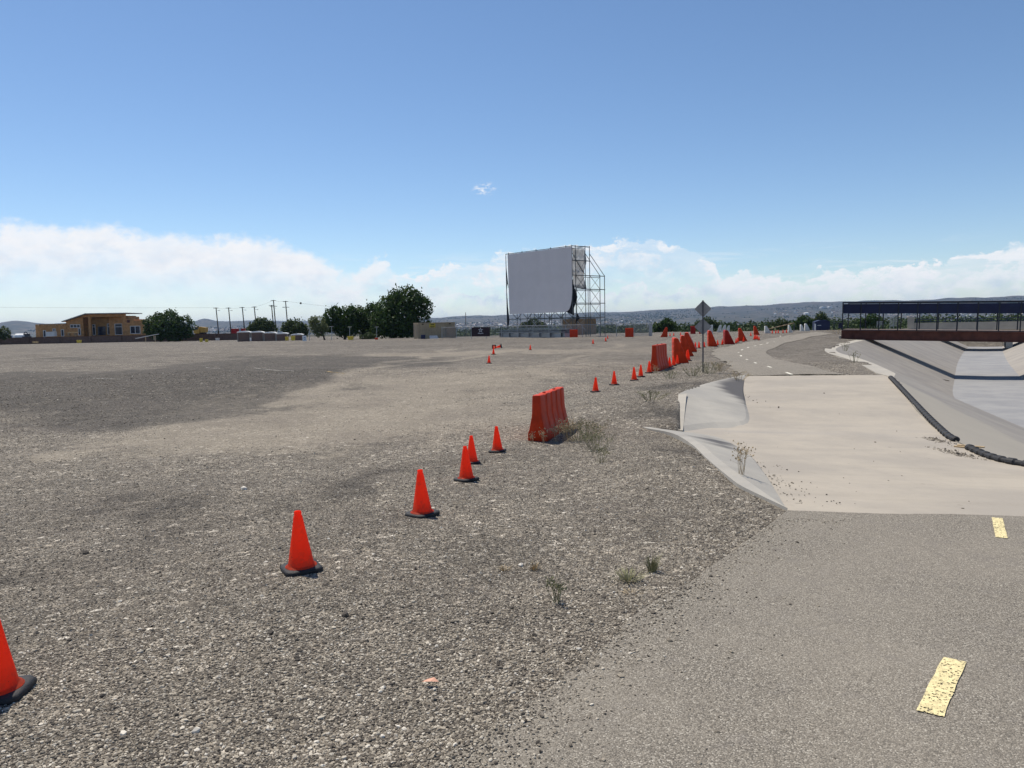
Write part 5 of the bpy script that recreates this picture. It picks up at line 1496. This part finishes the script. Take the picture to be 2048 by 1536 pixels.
def tree(name, D, lobes_px, base_px, n, size, mk, lab, cat="tree", group=None, limb=.16, depth=.85, base_z=None):
    rng = np.random.default_rng(abs(hash(lab)) % 9999 if False else sum(map(ord, lab)))
    bx_, by_ = base_px
    P = far(bx_, by_, D)
    zt = float(zg(P.x, P.y)) if base_z is None else base_z
    root = empty(name, (P.x, P.y, zt), 0, lab, cat, group)
    lobes = []
    for px, py, rp in lobes_px:
        c = far(px, py, D); r__ = rp / F * D
        lobes.append((c.x - P.x, rng.uniform(-.35, .35) * r__, c.z - zt, r__, r__ * depth, r__ * .95))
    V, Q, tone = leaves(lobes, n, size, rng)
    link("crown", np_mesh("crown", V, Q, M[mk], False, attr=dict(tone=('POINT', tone))), root)
    b = MB(); base = Vector((0, 0, -.2)); big = max(lobes, key=lambda l: l[3])
    fork = Vector((big[0] * .25, 0, max(.5, min(big[2] * .35, 2.2))))
    b.tube(base, fork, limb * 1.5, 8, limb * 1.1)
    for l in lobes:
        t1 = fork.lerp(Vector(l[:3]), .55) + Vector((rng.normal(0, .1), rng.normal(0, .1), .1)); b.tube(fork, t1, limb * .75, 6, limb * .5); b.tube(t1, Vector(l[:3]) + Vector((0, 0, l[5] * .3)), limb * .5, 5, limb * .15)
        for k in range(3): b.tube(t1, Vector(l[:3]) + Vector((rng.normal(0, .5) * l[3], rng.normal(0, .4) * l[4], rng.normal(.2, .4) * l[5])), limb * .28, 4, limb * .08)
    b.build("trunk", M['bark'], root, smooth=True)
    return root
tree("broadleaf_tree", 140, [(805, 610, 36), (835, 612, 26), (778, 618, 30), (800, 640, 42), (842, 634, 20), (765, 645, 28), (822, 596, 22), (792, 596, 20), (848, 606, 14), (770, 655, 22), (815, 652, 24), (790, 660, 18)], (803, 680), 13000, .20, 'leaf_a',
     "biggest dark green tree rising behind the tan container", limb=.3)
tree("broadleaf_tree", 150, [(738, 636, 25), (748, 626, 20), (728, 652, 20), (742, 660, 18), (760, 640, 18)], (742, 680), 5200, .20, 'leaf_a', "dark green tree joined to the biggest tree's left side", limb=.2)
tree("broadleaf_tree", 146, [(690, 640, 27), (663, 638, 20), (710, 630, 20), (672, 624, 14), (655, 652, 14), (700, 655, 22), (678, 655, 18)], (690, 681), 7000, .20, 'leaf_a', "dark green twin crowned tree between the light green tree and the dark trees", limb=.2)
tree("broadleaf_tree", 143, [(634, 648, 15), (640, 662, 12), (627, 641, 10), (648, 655, 10), (628, 658, 9)], (650, 681), 2300, .15, 'leaf_c', "light green feathery tree with leaning bare trunks", limb=.12)
tree("broadleaf_tree", 190, [(525, 655, 17), (508, 656, 12), (541, 655, 12), (520, 645, 10), (540, 648, 8), (500, 660, 8)], (525, 678), 3600, .22, 'leaf_b', "bushy olive tree behind the brown toilets below the tall poles")
tree("broadleaf_tree", 180, [(590, 657, 18), (572, 656, 11), (606, 658, 13), (582, 648, 9), (600, 664, 14)], (590, 679), 3600, .22, 'leaf_b', "bushy olive tree behind the last brown toilet")
tree("broadleaf_tree", 192, [(335, 652, 27), (308, 650, 20), (362, 650, 22), (340, 638, 18), (374, 664, 13), (298, 662, 12), (318, 634, 10), (350, 668, 18), (315, 668, 16), (290, 645, 6)], (338, 684), 8000, .24, 'leaf_a', "round dark green tree beside the unfinished house", limb=.25)
tree("broadleaf_tree", 195, [(3, 667, 13), (-10, 662, 14), (12, 672, 7), (-25, 664, 14)], (-2, 684), 2000, .24, 'leaf_b', "dusty bush at the left edge in front of the brown wall", "bush")
tree("leafy_bush", 132, [(735, 673, 8), (745, 674, 7), (725, 675, 6)], (735, 681), 900, .12, 'leaf_b', "low olive bush between the trunks of the dark trees", "bush", limb=.04)
for D, lb, n, sz, mk, lab in (
    (175, [(1605, 646, 14), (1592, 650, 9), (1618, 649, 10), (1602, 640, 8)], 1700, .2, 'leaf_a', "round bright green tree at the woodland edge above two white barriers"),
    (185, [(1640, 637, 12), (1650, 643, 10), (1630, 644, 9)], 1400, .22, 'leaf_b', "tall olive tree behind the navy bin"),
    (165, [(1330, 650, 13), (1343, 652, 11), (1316, 655, 10), (1335, 643, 7)], 1700, .2, 'leaf_a', "dark tree right behind the mesh fence end"),
    (190, [(1065, 648, 12), (1080, 652, 10), (1050, 653, 10)], 1500, .2, 'leaf_b', "olive tree seen beneath the left half of the screen"),
    (170, [(1412, 646, 12), (1398, 650, 10), (1426, 650, 11)], 1500, .2, 'leaf_b', "olive tree directly behind the two diamond signs"),
    (180, [(1555, 650, 10), (1568, 647, 9), (1543, 652, 9)], 1300, .2, 'leaf_b', "brownish olive tree over the striped pole"),
    (160, [(1740, 640, 13), (1725, 645, 10), (1757, 643, 11)], 1500, .2, 'leaf_a', "dark tree seen under the left end of the bridge screen")):
    q0 = far(lb[0][0], 668, D)
    tree("woodland_tree", D, lb, (lb[0][0], 668), n, sz, mk, lab, "tree", "trees along the woodland edge", limb=.12, base_z=min(float(zg(q0.x, q0.y)), q0.z))
# woodland beyond the lot, one mass
rng = np.random.default_rng(5)
lobes = []
for k in range(1500):
    t_ = rng.uniform(R(-9), R(38)); r__ = math.exp(rng.uniform(math.log(168), math.log(900))); x, y = r__ * math.sin(t_), r__ * math.cos(t_)
    if x > 52 and r__ < 215 and abs((x - 66) * .86 - (y - 125) * .5) < 26: continue
    z = float(zg(x, y)); lim = 1.75 + r__ / F * (np.interp(t_, [R(-9), R(-3), R(0), R(8), R(14), R(20), R(25), R(38)], [-9, -8, -4, -4, -5, -3, 1, 2]) + rng.normal(0, 2.2))
    hgt = min(rng.uniform(9, 16), lim - z) if r__ < 420 else rng.uniform(8, 13)
    if hgt < 1.5: continue
    w_ = rng.uniform(1.8, 3.4)
    for j in range(3): lobes.append((x + rng.normal(0, w_ * .6), y + rng.normal(0, w_ * .6), z + hgt - w_ * rng.uniform(.7, 1.5), w_ * rng.uniform(.6, 1), w_ * .8, w_ * rng.uniform(.6, .85)))
    lobes.append((x, y, z + hgt * .35, w_, w_, max(hgt * .4, .6)))
Vs, Qs, Ts, o_ = [], [], [], 0
near_l_ = [l for l in lobes if math.hypot(l[0], l[1]) < 300]; far_l_ = [l for l in lobes if math.hypot(l[0], l[1]) >= 300]
for ls, n, sz in ((near_l_, 90000, .30), (far_l_, 90000, .55)):
    V, Q, T = leaves(ls, n, sz, rng, .6); Vs.append(V); Qs.append(Q + o_); Ts.append(T); o_ += len(V)
me = np_mesh("woodland", np.vstack(Vs), np.vstack(Qs), M['wood_mass'], False, attr=dict(tone=('POINT', np.concatenate(Ts))))
tag(link("woodland", me), "band of dark green river woodland beyond the lot", "woodland", kind="stuff")

# ------------------------------------------------------------------ town on the far slope
def march(px, py, r0=1500, r1=9000, n=500):
    d = ray(px, py); hz = math.hypot(d[0], d[1])
    rr = np.geomspace(r0, r1, n); x, y, z = d[0] / hz * rr, d[1] / hz * rr, H + d[2] / hz * rr
    k = np.nonzero(z < zg(x, y))[0]
    return None if not len(k) else Vector((x[k[0]], y[k[0]], float(zg(x[k[0]], y[k[0]]))))
def house_geo(b, P, w_, d_, h_, rz, pitch):
    M3 = Matrix.Rotation(rz, 3, 'Z')
    pr = [(-w_ / 2, -1), (w_ / 2, -1), (w_ / 2, h_), (0, h_ + pitch), (-w_ / 2, h_)]
    V = [P + M3 @ Vector((x, y, z)) for y in (-d_ / 2, d_ / 2) for x, z in pr]
    b.add(V, [(4, 3, 2, 1, 0), (5, 6, 7, 8, 9)] + [(i, (i + 1) % 5, 5 + (i + 1) % 5, 5 + i) for i in range(5)])
hm = [mat("town_white", (.74, .72, .68), .7, .05, .1), mat("town_tan", (.46, .38, .29), .8, .1, .1), mat("town_grey", (.30, .29, .28), .8, .1, .1), mat("town_brown", (.20, .15, .11), .8, .1, .1)]
hb = [MB() for _ in hm]
rg = random.Random(3)
nh = 0
for k in range(2600):
    px = rg.choice([rg.uniform(880, 2048), rg.uniform(900, 1700), rg.uniform(380, 640)])
    ph = 648 - .02 * (px - 1024)
    hi = np.interp(px, [380, 880, 1100, 1400, 1700, 2048], [-6, -10, -9, -12, -20, -20])
    py = ph + rg.triangular(hi, 10, 2)
    P = march(px, py, n=160)
    if P is None or fbm(P.x / 700, P.y / 1100, 21, 3) < rg.uniform(.40, .62): continue
    mi = rg.choices(range(4), (.10, .36, .28, .26))[0]
    big = rg.random() < .06
    w_ = rg.uniform(6, 10) * (2.0 if big else 1); house_geo(hb[mi], P, w_, w_ * rg.uniform(.8, 1.6), rg.uniform(2.5, 5), rg.uniform(0, 3.1), rg.uniform(.2, 2.4)); nh += 1
V, Fs, MI = [], [], []
for i_, b in enumerate(hb):
    o = len(V); V += b.v; Fs += [tuple(j + o for j in f_) for f_ in b.f]; MI += [i_] * len(b.f)
me = bpy.data.meshes.new("distant_town"); me.from_pydata(V, [], Fs)
for m_ in hm: me.materials.append(m_)
me.polygons.foreach_set('material_index', MI); me.update()
tag(link("distant_town", me), "specks of pale houses spread over the far valley slope", "town", kind="stuff")
for px, py, w_, lab in ((1645, 616.5, 42, "large white domed roof on the far slope above the navy bin"), (1659, 615.8, 34, "long white building right of the white dome on the far slope"), (1612, 628.5, 26, "white roofed building on the far slope above the round green tree"), (1001, 652, 24, "white building in the valley just left of the screen's foot")):
    P = march(px, py)
    if P is None: continue
    b = MB(); house_geo(b, Vector((0, 0, 0)), w_, 20, 8, R(90) if 'dome' not in lab else .3, 3)
    b.box((w_ * .3, -11, 2), (8, 5, 5))
    o = b.build("town_building", hm[0]); o.location = P; tag(o, lab, "building")
# scattered trees of the town
n = 11000; q_r = np.random.default_rng(8)
t_ = q_r.uniform(R(-32), R(36), n * 4); r__ = q_r.uniform(1100, 7000, n * 4)
X, Y = r__ * np.sin(t_), r__ * np.cos(t_)
kk = (fbm(X / 330, Y / 520, 17, 4) > q_r.uniform(.44, .66, n * 4)) & ~((np.abs(t_) < 0) | (r__ > 6600) & (q_r.random(n * 4) < .5))
X, Y = X[kk][:n], Y[kk][:n]; n = len(X)
X, Y = np.array(X), np.array(Y)
S = np.random.default_rng(2).uniform(2.2, 4.8, n)
V = (ico[None] * (1 + (RNG.random((n, 12, 1)) - .5) * .7)) * S[:, None, None] + np.stack([X, Y, zg(X, Y) + S * .5], 1)[:, None, :]
me = np_mesh("valley_trees", V.reshape(-1, 3), (icf[None] + (np.arange(n) * 12)[:, None, None]).reshape(-1, 3), M['wood_mass'], False, attr=dict(tone=('POINT', np.repeat(RNG.random(n) * .6, 12))))
tag(link("valley_trees", me), "dots of dark trees scattered through the far valley town", "trees", kind="stuff")

# ------------------------------------------------------------------ lone stones, scraps, faint painted lines on the lot
for px, py, sz, tn_, lab in ((488, 979, .05, .98, "pale white rock alone in the gravel left of the cones"), (1042, 1132, .03, .97, "white stone beside the blond grass tuft"), (172, 1108, .035, .02, "dark clod in the gravel above the cut off cone"),
        (392, 1465, .022, .95, "pale round stone in the nearest gravel"), (247, 1469, .02, .96, "pale stone at the bottom of the gravel left of the round one"), (690, 1232, .03, .03, "dark stone in the gravel below the nearest whole cone"), (540, 1268, .024, .02, "small dark stone left of the asphalt edge"),
        (1158, 1300, .018, .98, "white pebble near the asphalt edge"), (652, 1172, .02, .03, "dark clod lying just behind the nearest whole cone's base"), (1175, 1425, .018, .02, "dark pebble lying out on the asphalt")):
    P = ground(px, py)
    o = stones("rock", np.array([P.x]), np.array([P.y]), np.array([P.z + sz * .3]), np.array([sz]), lab, np.array([tn_]), "rock")
    del o["kind"]
P = ground(862, 1374); b = MB(); b.add([(-.045, 0, .02), (0, -.02, .03), (.04, .0, .018), (.015, .025, .03), (-.02, .02, .024)], [(0, 1, 3, 4), (1, 2, 3)])
o = b.build("paper_scrap", M['scrap']); o.location = P + Vector((0, 0, .008)); tag(o, "crumpled orange pink scrap lying in the near gravel", "scrap")
for a_, b_, mk, lab in (((505, 735.5), (588, 743), 'line_w', "faint white line on the lot beyond the dark gravel bank"), ((412, 736), (440, 737.5), 'line_w', "short faint white line left of the longer white line"), ((60, 744.5), (70, 745.5), 'line_w', "faint white mark at the edge of the dark gravel"),
        ((185, 757), (240, 759), 'line_w', "faint white line inside the dark gravel bank"), ((778, 710.5), (835, 712), 'line_y', "faded yellow line on the lot below the tan container"), ((650, 743), (690, 748), 'line_y', "faded yellow mark by the end of the dark gravel bank"), ((845, 703), (880, 704), 'line_y', "faded yellow dash farther off on the lot")):
    pa, pb = ground(*a_), ground(*b_)
    dash(xy(pa), xy(pb), .10, M[mk], lab, "lot marking")

# ------------------------------------------------------------------ weeds and grass
def weed(name, P, h_, n, spread, mk, lab, heads=True, lean=.25, cat="weed", r0=.0035, seed=0, twigs=3):
    rng = random.Random(seed + sum(map(ord, lab)))
    b = MB(); hd_ = MB()
    for k in range(n):
        a = rng.uniform(0, 6.28); rr = spread * rng.random() ** .7
        p = Vector((math.cos(a) * rr * .4, math.sin(a) * rr * .4, -.01)); hh = h_ * rng.uniform(.5, 1.05)
        e = Vector((math.cos(a) * rr + rng.gauss(0, lean) * hh * .5, math.sin(a) * rr + rng.gauss(0, lean) * hh * .5, hh)); m_ = p.lerp(e, .5) + Vector((rng.gauss(0, .02), rng.gauss(0, .02), .03))
        b.tube(p, m_, r0, 4, r0 * .8); b.tube(m_, e, r0 * .8, 4, r0 * .4)
        for j in range(twigs):
            s_ = m_.lerp(e, rng.random()); t2 = s_ + Vector((rng.gauss(0, .06), rng.gauss(0, .06), rng.uniform(.02, .09))) * (h_ / .4)
            b.tube(s_, t2, r0 * .5, 3, r0 * .3)
            if heads:
                c = t2; q = rng.uniform(.005, .012) * (h_ / .4) ** .5
                ax, ay, az2 = Vector((q, rng.gauss(0, q), 0)), Vector((rng.gauss(0, q), q, rng.gauss(0, q))), Vector((0, 0, q * 1.3))
                hd_.add([c - ax, c + ay, c + ax, c - ay, c + az2, c - az2], [(0, 1, 4), (1, 2, 4), (2, 3, 4), (3, 0, 4), (1, 0, 5), (2, 1, 5), (3, 2, 5), (0, 3, 5)])
    b.add(hd_.v, hd_.f)
    o = b.build(name, M[mk]); o.location = P
    return tag(o, lab, cat)
def tuft(name, P, h_, n, spread, mk, lab, cat="grass tuft"):
    rng = random.Random(sum(map(ord, lab))); b = MB()
    for k in range(n):
        a = rng.uniform(0, 6.28); rr = spread * rng.random() * .35; p = Vector((math.cos(a) * rr, math.sin(a) * rr, -.01)); hh = h_ * rng.uniform(.45, 1)
        e = p + Vector((math.cos(a) * spread * rng.uniform(.2, 1), math.sin(a) * spread * rng.uniform(.2, 1), hh)); m_ = p.lerp(e, .55) + Vector((0, 0, hh * .18)); w_ = Vector((-math.sin(a), math.cos(a), 0)) * .003
        b.add([p - w_, p + w_, m_ + w_ * .8, m_ - w_ * .8, e], [(0, 1, 2, 3), (3, 2, 4)])
    o = b.build(name, M[mk]); o.location = P
    return tag(o, lab, cat)
WEEDS = [(1135, 882, .42, 16, .30, 'dry', "dry blond weed at the nearest barrier's far corner"), (1112, 884, .30, 6, .12, 'dry', "thin dry stalks before the nearest barrier's grooved side"), (1088, 889, .34, 4, .06, 'dry', "dry stalk with seed heads before the barrier's end face"),
         (1066, 887, .20, 4, .08, 'dry', "short dry stalk at the nearest barrier's lower left corner"), (1160, 880, .38, 22, .5, 'dry_green', "grey green bushy weed spreading right of the nearest barrier"), (1195, 900, .34, 20, .45, 'dry_green', "grey green weed farther right of the nearest barrier"),
         (1200, 925, .28, 8, .2, 'dry_green', "sparse grey green stalks below the bushy weeds"), (1178, 872, .30, 14, .4, 'dry', "dry brown weed between the two bushy weeds"), (1482, 952, .40, 7, .10, 'dry', "tall thin reddish dry stalk at the apron's near wing"),
         (1476, 760, .30, 10, .5, 'dry', "dry weed at the top corner of the stained wing"), (1418, 747, .42, 14, .5, 'dry_green', "weed growing just right of the sign post"), (1440, 742, .36, 14, .6, 'dry', "dry weed clump between sign post and cycle path"),
         (1386, 752, .3, 12, .5, 'dry_green', "weed clump just left of the sign post"), (1340, 757, .3, 10, .5, 'dry_green', "weed clump in the gravel before the second ribbed barrier"), (1312, 746, .30, 6, .2, 'dry', "dry stalks at the foot of the second ribbed barrier"),
         (1116, 1205, .15, 6, .07, 'dry_green', "small grey green sprig in the gravel nearest the asphalt"), (1690, 702, .5, 8, .3, 'dry_green', "small weed on the curved kerb of the channel"), (1675, 668, .5, 24, 1.2, 'dry', "reddish dry weeds on the gravel below the bridge end"),
         (1708, 725, .5, 6, .3, 'dry_green', "small dark weed on the channel kerb farther down"), (1300, 800, .25, 12, .6, 'dry_green', "thin weeds on the dark gravel slope by the inlet")]
for px, py, h_, n_, sp__, mk, lab in WEEDS:
    weed("dry_weed", ground(px, py), h_, int(n_ * 1.7), sp__, mk, lab, r0=.0027 if py > 840 else .006, twigs=5)
for px, py, h_, n_, sp__, mk, lab in ((1304, 1143, .15, 70, .09, 'dry_green', "upright green grass tuft right of the flat tuft"), (1256, 1163, .09, 80, .17, 'dry_green', "flat spreading green grass tuft in the near gravel"), (1068, 1140, .08, 60, .06, 'dry', "small blond grass tuft in the near gravel"),
        (1010, 1140, .05, 40, .07, 'dry', "tiny straw tuft left of the blond tuft"), (1262, 1186, .03, 30, .09, 'dry', "flattened straw tuft below the green tufts")):
    tuft("grass_tuft", ground(px, py), h_, n_, sp__, mk, lab)

# ------------------------------------------------------------------ air over the valley
zt = float(max(GZ.max(), 160)) + 12; zb_ = float(GZ.min()) - 1.5
b = MB(); b.box((0, 0, (zt + zb_) / 2), (48000, 48000, zt - zb_))
m = bpy.data.materials.new("haze"); m.use_nodes = True
g = NG(m.node_tree); g.n.remove(g.n['Principled BSDF'])
pv = g.node('ShaderNodeVolumePrincipled'); pv.inputs['Color'].default_value = (.44, .64, 1.0, 1); pv.inputs['Density'].default_value = 5e-5; pv.inputs['Anisotropy'].default_value = 0.2
g.l.new(pv.outputs[0], g.n['Material Output'].inputs['Volume'])
tag(b.build("haze", m), "thin blue haze over the valley", "haze", kind="stuff")
